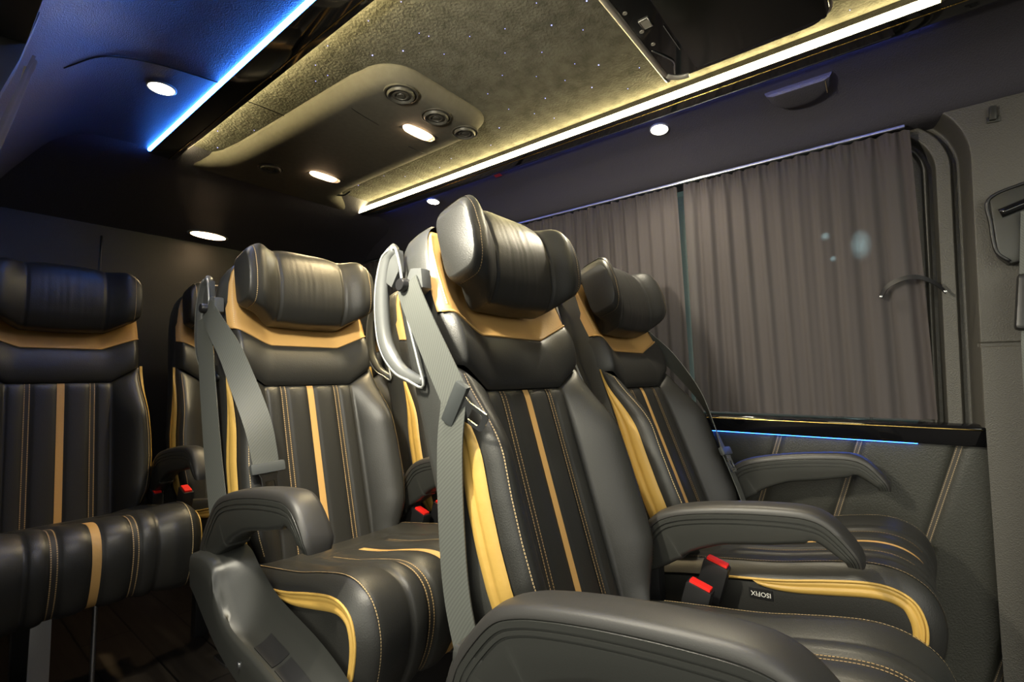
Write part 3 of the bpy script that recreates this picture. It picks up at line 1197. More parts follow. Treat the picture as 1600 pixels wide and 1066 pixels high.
seatA = passenger_seat(0.831, 0.503, 0.309, 'nearest black and tan seat, grey belt with chrome tongue hanging down its left side',
                       arms=(-1, 1), belts=[BELT_A], handles=(-1, 1), trims=(-1,), buckles=[(0.245, 0.135, 0.415)], pan_dz=-0.050, pan_dy=-0.035, arm_l=1.10)
seatB = passenger_seat(1.409, 0.473, 0.375, 'black and tan leather seat beside the curtained side window with a white ISOFIX tag',
                       arms=(1,), belts=[BELT_B], handles=(-1,), buckles=[(-0.262, 0.12, 0.445)], arm_dz=0.035, arm_x=0.27, arm_w=0.8, pan_dz=-0.006)
seatM = passenger_seat(0.735, 1.225, 0.266, 'middle row black and tan leather seat with grey storage tray trim on its aisle side',
                       arms=(-1, 1), belts=[BELT_M], handles=(-1,), trims=(-1,), buckles=[(0.262, 0.065, 0.455)], arm_dz=0.05, arm_x=0.270, arm_w=0.8)
seatP = passenger_seat(1.295, 1.225, 0.266, 'middle row black and tan seat by the right wall, mostly hidden behind nearest seat',
                       arms=(1,), belts=[BELT_B], handles=(-1,), buckles=[(-0.248, 0.10, 0.47)])
seatL = passenger_seat(0.327, 2.082, 0.160, 'rear row black and tan seat at the left wall with steel leg under cushion',
                       arms=(1,), buckles=[(0.245, 0.03, 0.47)], legs=[(-0.072, 0.33)], rods=[(0.036, 0.33)], arm_dz=0.045, arm_x=0.256, arm_w=0.65)
seatN = passenger_seat(0.852, 2.038, 0.194, 'rear row black and tan seat partly hidden behind middle row seat with the tray',
                       arms=(), buckles=[(-0.258, 0.20, 0.50)], legs=[(-0.15, 0.33), (0.15, 0.33)])
seatR = passenger_seat(1.36, 2.038, 0.194, 'rear row black and tan leather seat in the far right corner, only its top showing',
                       arms=(), legs=[(-0.15, 0.33), (0.15, 0.33)])

# small white ISOFIX tag on the side of the window seat's cushion
tagm = put('isofix_tag', box_mesh('isofix_tag', (0.0016, 0.046, 0.020), MAT['dark'], 0.0), seatB, (-0.2305, -0.21, 0.428), (R(-4), 0, 0))


def text_mesh(name, s, size, mat, depth=0.0004):
    c = bpy.data.curves.new(name, 'FONT')
    c.body = s
    c.size = size
    c.align_x = 'CENTER'
    c.align_y = 'CENTER'
    c.extrude = depth
    c.resolution_u = 3
    o = bpy.data.objects.new(name, c)
    COL.objects.link(o)
    dg = bpy.context.evaluated_depsgraph_get()
    me = bpy.data.meshes.new_from_object(o.evaluated_get(dg))
    bpy.data.objects.remove(o)
    me.materials.clear()
    me.materials.append(mat)
    return me


iso = put('isofix_lettering', text_mesh('isofix_lettering', 'ISOFIX', 0.0135, MAT['white']), tagm)
iso.matrix_local = Matrix.Translation((-0.0011, 0, 0)) @ Matrix(((0, 0, -1), (1, 0, 0), (0, -1, 0))).to_4x4()
tagm['label'] = 'black fabric tag with upside down white ISOFIX lettering'

# ------------------------------------------------------------------ SETTING
XR, XL, YB, YF = 1.79, 0.07, 2.62, -0.62
put('floor', box_mesh('floor', (XR - XL + 0.10, YB - YF + 0.1, 0.06), MAT['wood'], 0, ((XR + XL) / 2, (YB + YF) / 2, -0.03)))['kind'] = 'structure'


def struct(name, me):
    o = put(name, me)
    o['kind'] = 'structure'
    return o


# ceiling: the outer vinyl sections either side, curving down to the side walls, and the suede middle
def ceil_side(name, pts, y0, y1):
    P2 = smooth_path(pts, 40)
    ys = np.linspace(y0, y1, 24)
    P = np.zeros((len(P2), len(ys), 3))
    for i, (x, z) in enumerate(P2):
        for j, yy in enumerate(ys):
            P[i, j] = (x, yy, z)
    V, F = grid(P)
    # give it thickness upward
    k = len(V)
    V2 = [np.array(v) + np.array([0, 0, 0.03]) for v in V]
    nv = len(ys)
    nu = len(P2)
    F2 = flip([tuple(i + k for i in f) for f in F])
    B = [i * nv for i in range(nu)] + [(nu - 1) * nv + j for j in range(1, nv)] + [i * nv + nv - 1 for i in range(nu - 2, -1, -1)] + [j for j in range(nv - 2, 0, -1)]
    S_ = [(B[i], B[(i + 1) % len(B)], B[(i + 1) % len(B)] + k, B[i] + k) for i in range(len(B))]
    return fix_normals(make_mesh(name, V + V2, F + F2 + S_, MAT['vinyl']))


struct('ceiling_right', ceil_side('ceiling_right', [(1.425, 1.702), (1.50, 1.694), (1.57, 1.676), (1.63, 1.645), (1.68, 1.608), (1.712, 1.590), (1.76, 1.586), (1.80, 1.586)], YF, YB))
struct('ceiling_left', ceil_side('ceiling_left', [(0.515, 1.700), (0.42, 1.698), (0.33, 1.690), (0.25, 1.660), (0.18, 1.600), (0.12, 1.520), (0.08, 1.46), (0.06, 1.45)], YF + 0.02, YB))
struct('ceiling_middle', box_mesh('ceiling_middle', (0.90, 2.82, 0.03), MAT['suede'], 0, (0.96, 0.78, 1.745)))
# sloping rear header between the suede and the back wall
hp = [(1.94, 1.735), (2.03, 1.692), (2.12, 1.668), (2.30, 1.640), (2.46, 1.600), (2.62, 1.545), (2.62, 1.77), (1.94, 1.77)]
struct('ceiling_rear', prism_mesh('ceiling_rear', hp, 0.08, XR + 0.01, MAT['vinyl'], 'x', 0.0))

# asphalt outside
struct('ground', box_mesh('ground', (40, 40, 0.05), plain('asphalt', (0.05, 0.05, 0.05), 0.9, g=(60, 0.4)), 0, (0, 0, -0.375)))
# side walls
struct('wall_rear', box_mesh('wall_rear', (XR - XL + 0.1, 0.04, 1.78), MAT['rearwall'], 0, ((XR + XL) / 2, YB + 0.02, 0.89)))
struct('trim_1', tube_mesh('trim_1', [(0.50, YB - 0.002, z) for z in (0.4, 1.0, 1.5)], 0.004, MAT['dark'], 6))
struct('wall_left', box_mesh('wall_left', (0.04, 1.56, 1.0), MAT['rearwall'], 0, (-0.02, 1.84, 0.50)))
struct('wall_right', box_mesh('wall_right', (0.04, YB - YF, 0.76), MAT['panel'], 0, (XR + 0.022, (YB + YF) / 2, 0.38)))


# ------------------------------------------------------------------ right wall leather pads with double stitched seams
seam_y = [-0.62, -0.325, -0.108, 0.110, 0.321, 0.535, 0.75, 0.965, 1.18, 1.395, 1.61, 1.825, 2.04, 2.255, 2.47, 2.61]
for i in range(len(seam_y) - 1):
    a, b = seam_y[i], seam_y[i + 1]
    sl = 0.30
    z0, z1 = 0.03, 0.706
    nu, nv = 16, 22
    P = np.zeros((nu, nv, 3))
    for p_, u in enumerate(np.linspace(0, 1, nu)):
        for q_, v in enumerate(np.linspace(0, 1, nv)):
            z = z0 + (z1 - z0) * v
            yy = a + (b - a) * u + (z1 - z) * sl
            yy = min(yy, YB - 0.002)
            edge = min(1.0, min(u, 1 - u) / 0.10)
            P[p_, q_] = (XR - 0.012 * math.sin(edge * math.pi / 2), yy, z)
    V, F = grid(P)
    o = struct('trim_2', make_mesh('trim_2', V, F, MAT['panel']))
    if i and i < len(seam_y) - 2:
        rows = []
        for v in np.linspace(0, 1, 30):
            z = z0 + (z1 - z0) * v
            yy = min(a + (z1 - z) * sl, YB - 0.02)
            rows.append(((XR - 0.006, yy - 0.008, z), (XR - 0.006, yy + 0.008, z)))
        put('seam_stitching', ribbon_mesh('seam_stitching', rows, MAT['stitch_wall']), o)

# ledge under the side window: gloss black with its gold reflection put in as a line, blue light below
led = struct('trim_3', prism_mesh('trim_3', [(XR + 0.01, 0.765), (1.752, 0.765), (1.740, 0.760), (1.737, 0.753), (1.757, 0.711), (1.760, 0.706), (XR + 0.01, 0.706)], -0.155, YB, MAT['gloss'], 'y', 0.002))
put('gold_glint_line', tube_mesh('gold_glint_line', [(1.7372, yy, 0.7515) for yy in (-0.15, 0.5, 1.3, 2.6)], 0.0022, MAT['gold_glint'], 6), led)
o = put('led_strip', prism_mesh('led_strip', [(1.7755, 0.7065), (1.769, 0.7065), (1.769, 0.7035), (1.7755, 0.7035)], -0.02, 2.5, MAT['led_ledge'], 'y', 0.0))
tag(o, 'thin blue light strip under the gloss black window ledge', 'light strip')

# ------------------------------------------------------------------ right window, curtains, rail
struct('window_1', box_mesh('window_1', (0.006, 1.30, 0.80), MAT['glass'], 0, (1.812, 0.66, 1.17)))
struct('window_2', box_mesh('window_2', (0.006, 1.10, 0.80), MAT['glass'], 0, (1.812, 1.96, 1.17)))
struct('trim_4', box_mesh('trim_4', (0.05, 0.10, 0.83), MAT['dark'], 0.003, (1.815, 1.35, 1.18)))


def curtain(name, x0, y0, y1, z0, z1, xtop, label, folds, seed, lean0=0.0, lean1=0.0, amp=0.010, dirx=1, wav=True):
    r = random.Random(seed)
    nu, nv = int(folds * 14) + 1, 44
    ph = [r.uniform(0, 6.28) for _ in range(4)]
    P = np.zeros((nu, nv, 3))
    for i, u in enumerate(np.linspace(0, 1, nu)):
        for j, v in enumerate(np.linspace(0, 1, nv)):
            a = amp * (0.75 + 0.25 * math.sin(7 * u + ph[0]))
            w = 2 * math.pi * folds * (u + 0.012 * math.sin(5 * u + ph[1]) + 0.012 * (1 - v) * math.sin(9 * u + ph[2]))
            dx = a * math.sin(w) + 0.35 * a * math.sin(2.1 * w + ph[3])
            ruf = 0.4 * amp * math.sin(2 * math.pi * folds * 3.1 * u) * math.exp(-((1 - v) / 0.05) ** 2)
            z = z0 + (z1 - z0) * v
            if v > 0.985:
                z += 0.006 * abs(math.sin(math.pi * folds * 1.6 * u))
            yy = y0 + (y1 - y0) * u + (1 - v) * (lean0 * (1 - u) + lean1 * u)
            P[i, j] = (x0 + (xtop - x0) * v + dirx * (dx * (0.55 + 0.45 * (1 - v)) + ruf), yy, z)
    V, F = grid(P)
    k = len(V)
    V2 = [np.array(p) + np.array([0.0015, 0, 0]) for p in V]
    F2 = flip([tuple(i + k for i in f) for f in F])
    me = make_mesh(name, V, F, MAT['curtain'])
    o = put(name, me)
    tag(o, label, 'curtain')
    return o


curtain('curtain', 1.758, -0.045, 0.585, 0.772, 1.571, 1.712, 'dark pleated curtain with a tie strap, over the right window nearest the pillar', 11, 3, lean0=-0.02, lean1=-0.01)
curtain('curtain', 1.758, 0.605, 1.31, 0.772, 1.571, 1.712, 'dark pleated curtain behind the window seat, beside the narrow gap', 13, 5, lean0=-0.016)
curtain('curtain', 1.758, 1.34, 2.55, 0.772, 1.571, 1.712, 'dark pleated curtain in the far right corner behind the middle row headrests', 20, 9)
rail = put('curtain_rail', box_mesh('curtain_rail', (0.012, 2.65, 0.008), MAT['steel'], 0.002, (1.708, 1.29, 1.583)))
for k_ in range(22):
    put('rail_glider', cached('glider', lambda: box_mesh('rail_glider', (0.007, 0.016, 0.005), MAT['chrome'], 0.001)), rail, (-0.0095, -1.315 + 0.062 * k_ + 0.008 * math.sin(k_ * 2.3), 0.003))
tag(rail, 'thin metal curtain rail along the top of the right window', 'curtain rail')
o = put('led_strip', box_mesh('led_strip', (0.003, 0.90, 0.003), MAT['glint_rail'], 0, (1.724, 1.10, 1.588)))  # glowing bar put in for a blue reflection, not a separate strip
tag(o, 'thin glowing blue line put in for a reflection above the curtain rail toward the rear', 'light strip')
# tie strap with a snap at each end
o = put('curtain_tie', strap_mesh('curtain_tie', [(1.722, 0.042, 1.113), (1.712, 0.025, 1.140), (1.703, -0.005, 1.156), (1.703, -0.04, 1.158), (1.716, -0.075, 1.140), (1.730, -0.098, 1.113)],
        [(0.3, 0.2, 1)] * 6, 0.013, 0.002, MAT['dark'], 30))
tag(o, 'narrow black tie strap curving from the curtain to the pillar', 'strap')
for p in ((1.720, 0.040, 1.115), (1.727, -0.096, 1.115)):
    put('snap_fastener', disc_loft('snap_fastener', p, (-1, 0, 0), [(0.004, -0.002), (0.004, 0.003), (0.002, 0.004)], MAT['steel'], 12), o)


# ------------------------------------------------------------------ door pillar: moulded panel with stepped arch
def sdf_win(y, z):
    cy, cz, r = 0.055, 1.455, 0.11
    dy, dz = cy - y, z - cz
    if dy > 0 and dz > 0:
        return math.hypot(dy, dz) - r
    return max(dy, dz) - r


def pillar_x(y, z):
    lean = 0.022 * (1.15 - z)
    d = sdf_win(y + 0.028 * (z - 0.77) / 0.8 * 0.4, z)
    x = 1.775
    x -= 0.014 * float(ss(0.000, 0.006, d))
    x += 0.034 * float(ss(0.008, 0.016, d)) - 0.034 * float(ss(0.024, 0.032, d))
    x += 0.030 * float(ss(0.060, 0.068, d))
    x -= 0.076 * float(ss(0.080, 0.100, d))
    if abs(z - 0.970) < 0.006 and d > 0.095:
        x += 0.008
    return x + lean


def m_pillar():
    ys = np.concatenate([np.linspace(0.06, -0.20, 220), np.linspace(-0.205, YF, 40)])
    zs = np.concatenate([np.linspace(0.0, 0.955, 40), np.linspace(0.958, 0.982, 14), np.linspace(0.99, 1.40, 40), np.linspace(1.405, 1.645, 70)])
    P = np.zeros((len(ys), len(zs), 3))
    for i, y in enumerate(ys):
        for j, z in enumerate(zs):
            P[i, j] = (pillar_x(y, z), y, z)
    V, F = grid(P)
    keep = []
    for f in F:
        c = np.mean([V[k] for k in f], axis=0)
        if c[1] > -0.155 and c[2] < 0.77:
            continue
        if sdf_win(c[1], c[2]) < -0.03:
            continue
        if c[2] > 1.60 + max(0, (-0.115 - c[1])) * 1.6:
            continue
        keep.append(f)
    used = sorted({i for f in keep for i in f})
    mp = {u: i for i, u in enumerate(used)}
    return make_mesh('wall_pillar', [V[u] for u in used], [tuple(mp[i] for i in f) for f in keep], MAT['pillar'])


struct('wall_pillar', m_pillar())
o = put('coat_hook', box_mesh('coat_hook', (0.014, 0.014, 0.036), MAT['plastic'], 0.004, (0, 0, 0)), None, (1.700, -0.208, 1.556), (R(4), 0, 0))
put('hook_clip', box_mesh('hook_clip', (0.008, 0.026, 0.016), MAT['plastic'], 0.003), o, (0.006, -0.002, -0.014))
tag(o, 'small dark coat hook near the top of the grained door pillar', 'hook')

# front seat belt outlet on the pillar
bo = put('belt_outlet', prism_mesh('belt_outlet', [(-0.188, 1.335), (-0.27, 1.362), (-0.36, 1.38), (-0.36, 1.19), (-0.215, 1.165), (-0.196, 1.19)], 1.683, 1.74, MAT['plastic'], 'x', 0.006))
tag(bo, 'black belt outlet housing set in the grained door pillar', 'belt outlet')
put('roller', tube_mesh('roller', [(1.682, -0.205, 1.292), (1.680, -0.28, 1.318), (1.680, -0.35, 1.338)], 0.012, MAT['gloss'], 12), bo)
put('outlet_rim', tube_mesh('outlet_rim', [(1.682, -0.216, 1.170), (1.682, -0.193, 1.20), (1.682, -0.187, 1.27), (1.682, -0.187, 1.332), (1.682, -0.25, 1.358), (1.682, -0.34, 1.378)], 0.004, MAT['dark'], 8, 40), bo)
fb = put('front_seat_belt', strap_mesh('front_seat_belt', [(1.672, -0.262, 1.285), (1.664, -0.255, 1.20), (1.655, -0.247, 1.10), (1.645, -0.243, 1.0), (1.64, -0.24, 0.93), (1.65, -0.235, 0.5), (1.69, -0.23, 0.03)], [(0, 1, 0.25)] * 7, 0.046, 0.0024, MAT['web']))
tag(fb, 'grey belt webbing running down the door pillar at the right edge', 'seat belt')
slv = put('belt_sleeve', box_mesh('belt_sleeve', (0.03, 0.075, 0.135), MAT['dark'], 0.014, (0, 0, 0), 4), fb, (1.645, -0.252, 1.062), (R(6), R(6), 0))
put('belt_latch', box_mesh('belt_latch', (0.010, 0.026, 0.022), MAT['chrome'], 0.004), fb, (1.640, -0.236, 0.945))

# ------------------------------------------------------------------ left wall: window opening with curtain
struct('wall_left_frame', prism_mesh('wall_left_frame', [(0.02, 1.47), (0.108, 1.47), (0.088, 1.38), (0.035, 1.20), (-0.02, 0.95), (-0.05, 0.6), (-0.06, 0.0), (-0.14, 0.0), (-0.13, 0.6), (-0.09, 0.95)], 1.02, 1.075, MAT['post'], 'y', 0.006))
struct('trim_10', box_mesh('trim_10', (0.07, 1.66, 0.075), MAT['body'], 0.02, (0.062, 0.22, 1.445)))
struct('window_3', box_mesh('window_3', (0.006, 1.30, 0.50), MAT['glass'], 0, (-0.02, 1.85, 1.23)))
curtain('curtain', 0.012, 1.09, 2.55, 1.00, 1.43, 0.112, 'dark pleated curtain over the left window behind the rear seat', 20, 21, amp=0.008)

# ------------------------------------------------------------------ glossy bands and light strips along the ceiling
for nm, xo, xi in (('trim_5', 0.505, 0.583), ('trim_6', 1.425, 1.352)):
    pr = [(xo, 1.702), (xo, 1.690), (xi, 1.690), (xi, 1.731), (xi + (0.02 if xo > xi else -0.02), 1.76), (xo, 1.76)]
    tb = struct(nm, prism_mesh(nm, pr, -0.32 if xo > xi else -0.5, 2.06, MAT['gloss'], 'y', 0.0015))
    ln = xi + (0.024 if xo > xi else -0.016)
    put('gold_glint_line', tube_mesh('gold_glint_line', [(ln, -0.3, 1.6895), (ln, 0.8, 1.6895), (ln, 2.05, 1.6895)], 0.0015, MAT['gold_glint'], 6), tb)  # reflection of the warm strip in the gloss band, put in as a line
o = put('led_strip', prism_mesh('led_strip', [(1.353, 1.691), (1.349, 1.693), (1.3405, 1.7045), (1.343, 1.708), (1.353, 1.708)], -0.10, 2.045, MAT['led_warm'], 'y', 0.0))
tag(o, 'long warm white light strip along the right edge of the suede ceiling', 'light strip')
o = put('led_strip', prism_mesh('led_strip', [(0.5825, 1.706), (0.5875, 1.707), (0.5875, 1.724), (0.5825, 1.725)], -0.10, 2.03, MAT['led_warm'], 'y', 0.0))
tag(o, 'warm light strip washing the left edge of the suede ceiling, beside the gloss band', 'light strip')
o = put('led_strip', prism_mesh('led_strip', [(0.506, 1.6905), (0.500, 1.6905), (0.497, 1.694), (0.497, 1.699), (0.506, 1.699)], -0.30, 2.02, MAT['led_blue'], 'y', 0.0))
tag(o, 'bright blue and white light strip along the left side of the ceiling', 'light strip')
o = put('led_strip', prism_mesh('led_strip', [(1.4245, 1.694), (1.4275, 1.695), (1.4275, 1.7005), (1.4245, 1.7005)], -0.10, 1.95, MAT['led_side'], 'y', 0.0))
tag(o, 'thin blue light strip on the outer side of the right gloss band', 'light strip')

# ------------------------------------------------------------------ overhead console
con = empty('overhead_console', (0.955, 1.03, 1.688))
tag(con, 'grey fabric overhead console with round vents and two reading lamps on the suede ceiling', 'overhead console')


CON_L = lambda yy: float(np.interp(yy, [1.0, 1.15, 1.6, 1.80, 1.92, 1.99, 2.03, 2.06], [0.0, 0.008, 0.026, 0.036, 0.050, 0.085, 0.14, 0.165]))
CON_R = lambda yy: float(np.interp(yy, [1.0, 1.5, 1.85, 1.93, 1.98, 2.02, 2.06], [0.0, 0.0, 0.004, 0.02, 0.06, 0.13, 0.17]))


def m_console():
    # plan outline loops, from the suede down, local to the console empty
    def outline(x0, x1, y0, y1, r, fl):
        pts = []
        for cx, cy, a0 in ((x1 - r, y0 + r, -90), (x1 - r, None, 0), (x0 + r, None, 90), (x0 + r, y0 + r, 180)):
            if cy is None:
                continue
            for a in np.linspace(R(a0), R(a0 + 90), 9):
                pts.append((cx + r * math.cos(a), cy + r * math.sin(a)))
        # order: front right corner then up the right side, across the back, down the left side, front left corner
        fr = pts[:9]
        fl_ = pts[9:]
        yr = np.linspace(y0 + r + 0.05, y1, 30)
        right = [(x1 + CON_R(yy), yy) for yy in yr]
        left = [(x0 - CON_L(yy), yy) for yy in yr[::-1]]
        return fr + right + left + fl_
    rings = []
    for z, ins in ((1.734, -0.012), (1.722, -0.004), (1.710, 0.004), (1.700, 0.014), (1.693, 0.026), (1.6895, 0.042), (1.688, 0.065)):
        lp = outline(0.750 + ins, 1.165 - ins, 1.005 + ins, 2.10, 0.10 - ins * 0.5, 1.0)
        rings.append([(x - 0.955, y - 1.03, z - 1.688) for x, y in lp])
    V, F = loft(rings)
    return fix_normals(make_mesh('console_body', V, F, MAT['console']))


put('console_body', m_console(), con)
for k, (x, y, r) in enumerate([(0.836, 1.062, 0.038), (0.980, 1.075, 0.037), (1.105, 1.075, 0.034), (0.834, 1.831, 0.036)]):
    v = put('air_vent', disc_loft('air_vent', (0, 0, 0), (0, 0, -1), [(r * 1.26, -0.004), (r * 1.26, 0.0015), (r * 1.16, 0.002), (r * 1.08, -0.003), (r * 1.03, -0.004), (r, 0.005), (r * .92, 0.0085), (r * 0.84, 0.006), (r * 0.78, 0.002)], MAT['vent'], 32), con, (x - 0.955, y - 1.03, 0))
    put('vent_slats', disc_loft('vent_slats', (0, 0, 0), (0, 0, -1), [(r * 0.62, 0.0), (r * 0.60, 0.005), (r * 0.46, 0.006), (r * 0.42, 0.003), (r * 0.3, 0.003), (r * .27, 0.006)], MAT['vent'], 24), v)
for x, y in ((1.01, 1.188), (1.006, 1.744)):
    def lens():
        pts = []
        for a in np.linspace(0, 2 * math.pi, 36, endpoint=False):
            c, s = math.cos(a), math.sin(a)
            pts.append((0.062 * math.copysign(abs(c) ** 0.7, c), 0.021 * math.copysign(abs(s) ** 0.8, s)))
        rings = [[(px * k, py * k, z) for px, py in pts] for k, z in ((1.0, 0.004), (1.0, -0.004), (0.93, -0.0075), (0.7, -0.009))]
        V, F = loft(rings)
        return fix_normals(make_mesh('reading_lamp', V, F, MAT['reading']))
    rl = put('reading_lamp', cached('rlens', lens), con, (x - 0.955, y - 1.03, 0))
    pl = bpy.data.lights.new('reading_light', 'SPOT')
    pl.energy = 26.0
    pl.color = (1, 0.78, 0.42)
    pl.spot_size = R(112)
    pl.spot_blend = 0.9
    pl.shadow_soft_size = 0.03
    plo = bpy.data.objects.new('reading_light', pl)
    plo.location = (0, 0, -0.014)
    plo.parent = rl
    COL.objects.link(plo)
    put('lamp_bezel', cached('rbez', lambda: box_mesh('lamp_bezel', (0.13, 0.046, 0.006), MAT['plastic'], 0.003)), rl, (0, 0, 0.002))
# panel seams and a pull tab on the console
for pts in ([(0.752, 1.215, 1.712), (0.768, 1.222, 1.699), (0.80, 1.235, 1.6885), (0.90, 1.25, 1.6875)], [(1.05, 1.29, 1.6875), (1.12, 1.29, 1.6885), (1.148, 1.29, 1.699), (1.163, 1.29, 1.712)]):
    put('panel_seam', tube_mesh('panel_seam', [(a - 0.955, b - 1.03, c - 1.688) for a, b, c in pts], 0.0014, MAT['dark'], 6), con)
put('pull_tab', tube_mesh('pull_tab', [(1.15 - 0.955, 1.92 - 1.03, 0.010), (1.175 - 0.955, 1.88 - 1.03, 0.006), (1.18 - 0.955, 1.84 - 1.03, 0.014)], 0.004, MAT['dark'], 8), con)

# suede and vinyl seams
struct('trim_7', tube_mesh('trim_7', [(0.60, 1.505, 1.7295), (0.68, 1.50, 1.7295), (0.755, 1.50, 1.7295)], 0.0016, MAT['dark'], 6))
struct('trim_8', tube_mesh('trim_8', [(1.12, 1.535, 1.7295), (1.24, 1.54, 1.7295), (1.34, 1.545, 1.7295)], 0.0016, MAT['dark'], 6))
struct('trim_9', tube_mesh('trim_9', [(0.502, 1.413, 1.698), (0.42, 1.43, 1.697), (0.34, 1.445, 1.690), (0.26, 1.455, 1.664), (0.20, 1.49, 1.62)], 0.0016, MAT['dark'], 6))

# ------------------------------------------------------------------ fold-down monitor
mon = empty('ceiling_monitor', (0.90, 0.26, 1.66))
tag(mon, 'black fold-down screen with chrome edge hanging under the suede ceiling', 'screen')


def rrect(w, d, r, n=7):
    pts = []
    for sx_, sy_, a0 in ((1, 1, 0), (-1, 1, 90), (-1, -1, 180), (1, -1, 270)):
        for a in np.linspace(R(a0), R(a0 + 90), n):
            pts.append((sx_ * (w / 2 - r) + r * math.cos(a), sy_ * (d / 2 - r) + r * math.sin(a)))
    return pts


def slab(name, w, d, r, zs, mat):
    rings = [[(x, y, z) for x, y in rrect(w - 2 * i, d - 2 * i, max(0.004, r - i))] for z, i in zs]
    V, F = loft(rings)
    return autosmooth(fix_normals(make_mesh(name, V, F, mat)), 40)


put('monitor_body', slab('monitor_body', 0.63, 0.36, 0.05, [(0.069, 0.004), (0.006, 0.0), (0.0, 0.004)], MAT['gloss']), mon)
put('chrome_edge', slab('chrome_edge', 0.636, 0.366, 0.052, [(0.026, 0.0), (0.010, -0.001), (0.006, 0.0)], MAT['lip']), mon)
put('screen_panel', slab('screen_panel', 0.60, 0.275, 0.008, [(0.004, 0.0), (-0.0003, 0.0), (-0.0006, 0.0005)], plain('screen_glass', (0.012, 0.012, 0.010), 0.18)), mon, (0, -0.032, 0))
lp = [(x, y) for x, y in rrect(0.628, 0.358, 0.05, 12) if y > 0.128]
lp.sort(key=lambda q: q[0])
put('front_lip', tube_mesh('front_lip', [(x, y, 0.002) for x, y in lp], 0.0085, MAT['lip'], 10, 80), mon)
put('trim_line', box_mesh('trim_line', (0.10, 0.0012, 0.0012), MAT['satin'], 0), mon, (0.15, 0.112, -0.0022))
bd = put('badge', box_mesh('badge', (0.030, 0.020, 0.0015), MAT['greyprint'], 0), mon, (0.070, 0.140, -0.0010))
put('badge_rim', tube_mesh('badge_rim', [(-0.015, -0.010, -0.001), (0.015, -0.010, -0.001), (0.015, 0.010, -0.001), (-0.015, 0.010, -0.001), (-0.015, -0.010, -0.001)], 0.0010, MAT['white'], 6, 0), bd)
for bx in (0.015, 0.090, 0.145):
    put('touch_button', disc_loft('touch_button', (bx, 0.158 - (bx - 0.08) * 0.06, 0.0), (0, 0, -1), [(0.0050, 0.0), (0.0050, 0.0012), (0.0032, 0.0014), (0.0030, 0.0006)], MAT['greyprint'], 16), mon)
put('hinge_curve', tube_mesh('hinge_curve', [(0.165, 0.165, -0.001), (0.20, 0.150, -0.002), (0.235, 0.140, -0.002), (0.262, 0.148, -0.002), (0.285, 0.155, -0.001)], 0.0018, MAT['chrome'], 8), mon)


# ------------------------------------------------------------------ round spot lamps
def spot(loc, nrm, label, r=0.030, cone=160, blend=1.0, power=3.0, squash=1.0, m='lamp_white', col=(1, 0.90, 0.68)):
    o = empty('ceiling_spotlight', loc)
    tag(o, label, 'ceiling lamp')
    put('lens', disc_loft('lens', (0, 0, 0), nrm, [(r, -0.004), (r, 0.002), (r * 0.9, 0.004)], MAT[m], 28, squash, (1, 0, 0)), o)
    put('bezel', disc_loft('bezel', (0, 0, 0), nrm, [(r * 1.18, -0.004), (r * 1.18, 0.001), (r * 1.08, 0.003), (r * 1.02, 0.002)], MAT['satin'], 28, squash, (1, 0, 0)), o)
    l = bpy.data.lights.new('spot_light', 'SPOT')
    l.energy = power
    l.color = col
    l.spot_size = R(cone)
    l.spot_blend = blend
    l.shadow_soft_size = 0.02
    lo = bpy.data.objects.new('spot_light', l)
    lo.rotation_euler = Vector(nrm).to_track_quat('-Z', 'Y').to_euler()
    lo.location = Vector(nrm) * 0.012
    lo.parent = o
    COL.objects.link(lo)
    return o


spot((0.408, 1.557, 1.6955), (0.0, 0, -1), 'round white ceiling lamp on the blue lit left side', power=3.0, cone=110)
spot((1.496, 0.580, 1.6925), (-0.16, 0, -1), 'round white ceiling lamp above the curtained right window', r=0.026, power=14.0)
spot((1.478, 1.638, 1.6945), (-0.13, 0, -1), 'small round white ceiling lamp beyond the nearest headrest', r=0.026, power=7.0)
spot((0.408, 0.56, 1.6955), (0.0, 0, -1), 'round white ceiling lamp on the left side nearest the door', power=24.0, cone=104, blend=0.7)
spot((0.876, 2.54, 1.570), (0, -0.35, -1), 'flat warm lamp glowing on the dark rear header above the back row', r=0.075, squash=0.34, m='lamp_warm', col=(1, 0.7, 0.4), power=2.5)

# unseen fill lamp added on the door header to light seats from the left
dl = empty('added_fill_lamp', (0.104, 0.72, 1.425))
tag(dl, 'small added fill lamp on the header of the open sliding door', 'added fill lamp')
put('housing', box_mesh('housing', (0.022, 0.12, 0.034), MAT['dark'], 0.006), dl)
put('lens', box_mesh('lens', (0.006, 0.10, 0.022), MAT['lamp_added'], 0.002), dl, (0.0115, 0, 0))
l_ = bpy.data.lights.new('added_fill_light', 'AREA')
l_.shape = 'RECTANGLE'
l_.size = 0.10
l_.size_y = 0.03
l_.energy = 8.0
l_.spread = R(130)
l_.color = (1.0, 0.93, 0.74)
lo_ = bpy.data.objects.new('added_fill_light', l_)
lo_.location = (0.0165, 0, 0)
lo_.rotation_euler = Vector((0.90, 0.0, -0.42)).to_track_quat('-Z', 'X').to_euler()
lo_.parent = dl
COL.objects.link(lo_)
o = put('warning_sticker', box_mesh('warning_sticker', (0.020, 0.032, 0.0012), MAT['red'], 0, (0, 0, 0)), None, (1.445, 1.225, 1.6965), (0, R(10), 0))
tag(o, 'small red sticker on the ceiling beside the warm light strip', 'sticker')


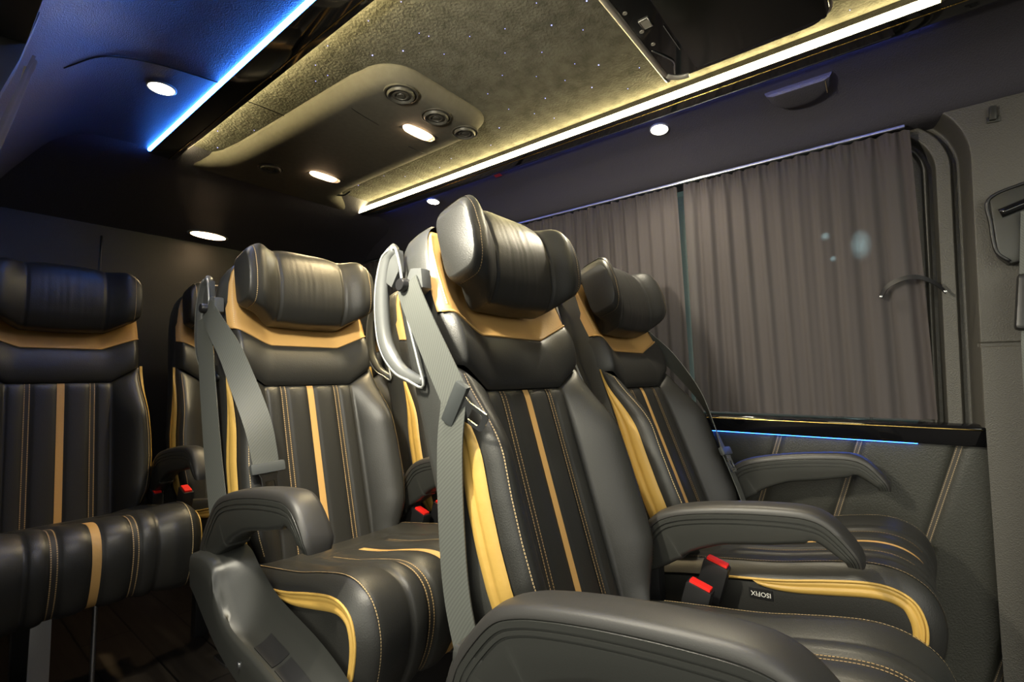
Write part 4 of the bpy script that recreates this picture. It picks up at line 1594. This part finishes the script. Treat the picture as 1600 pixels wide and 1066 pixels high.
# dark soft pad set in the right roof edge
def m_pad():
    rings = []
    for k, h in ((1.0, 0.004), (1.0, -0.008), (0.94, -0.016), (0.75, -0.020)):
        ring = []
        for u in np.linspace(-1, 1, 22):
            ring.append((u * 0.080 * k, 0.022 * k, h))
        for u in np.linspace(1, -1, 24)[1:-1]:
            ring.append((u * 0.080 * k, 0.022 * k - 0.075 * k * math.sqrt(max(0, 1 - abs(u) ** 2.4)), h))
        rings.append(ring)
    V, F = loft(rings)
    return autosmooth(fix_normals(make_mesh('roof_pad', V, F, MAT['vinyl'])), 40)


pad = put('roof_pad', m_pad())
_py = Vector((-0.945, 0, 0.326)).normalized()
_px = Vector((0, 1, 0))
_pz = _px.cross(_py)
pad.matrix_world = Matrix.Translation((1.516, 0.19, 1.690)) @ Matrix((_px, _py, _pz)).transposed().to_4x4()
tag(pad, 'dark half round padded cover on the roof edge below the warm strip', 'padded cover')
put('pad_stitching', ribbon_mesh('pad_stitching', [((-0.066, 0.018 - 0.006 * i, -0.0185), (-0.063, 0.018 - 0.006 * i, -0.0185)) for i in range(9)], MAT['stitch1']), pad)

# ------------------------------------------------------------------ fibre optic stars in the suede
STARS = [(0.76, 0.959), (0.765, 0.867), (0.835, 0.887), (0.829, 0.79), (0.863, 0.706), (0.924, 0.613), (0.989, 0.687), (0.985, 0.563), (0.931, 0.762), (1.083, 0.646), (1.128, 0.599), (1.208, 0.519), (1.279, 0.586), (1.04, 0.918), (1.063, 0.758), (1.167, 0.8), (0.999, 0.828), (1.144, 0.923), (1.216, 0.876), (1.129, 0.706), (1.207, 0.664), (1.288, 1.123), (1.301, 1.405), (1.27, 1.581), (1.274, 1.312), (0.721, 1.034), (0.694, 1.201), (0.641, 0.937), (0.652, 0.831), (0.845, 0.6), (0.911, 0.51), (0.649, 1.185), (0.687, 1.251), (0.702, 1.669), (0.719, 1.775), (0.674, 1.899), (0.626, 1.768), (0.628, 1.09), (0.605, 0.949), (0.743, 0.877), (1.213, 1.02), (1.279, 0.843), (1.27, 0.359), (1.316, 0.056), (1.306, 0.274), (1.202, 1.813), (1.21, 1.643)]
star_big = disc_loft('star_light', (0, 0, 0), (0, 0, -1), [(0.0013, 0), (0.0013, 0.0012), (0.0008, 0.0018)], MAT['star'], 8)
for i, (x, y) in enumerate(STARS):
    o = put('star_light', star_big, None, (x, y, 1.7305))
    k = 1.15 if i % 5 == 0 else 0.65
    o.scale = (k, k, 1)
    tag(o, 'tiny blue-white pinpoint light in the grey suede ceiling', 'star light', 'pinpoint lights in the suede ceiling')

# ------------------------------------------------------------------ street lamps outside, seen through the curtain
for (y, z, r, sq, lb) in ((0.573, 2.333, 0.05, 1.0, 'small pale round light glowing through the curtain, upper left of the pair'),
                          (0.277, 2.192, 0.10, 1.7, 'large pale light glowing through the right side of the curtain'),
                          (0.516, 2.085, 0.035, 1.0, 'small pale light glowing through the curtain below the small round one')):
    o = put('street_lamp', disc_loft('street_lamp', (0, 0, 0), (-1, 0, 0), [(r * 0.6, -0.02), (r, 0.0), (r * 0.7, 0.03), (r * 0.3, 0.04)], MAT['outlamp'], 20, sq, (0, 1, 0)), None, (6.0, y, z))
    put('lamp_pole', tube_mesh('lamp_pole', [(0.045, 0, -r * 0.5), (0.06, 0, -r * 1.3), (0.06, 0, -1.2), (0.06, 0, -0.345 - z)], 0.012, MAT['body'], 8), o)
    tag(o, lb, 'street lamp')
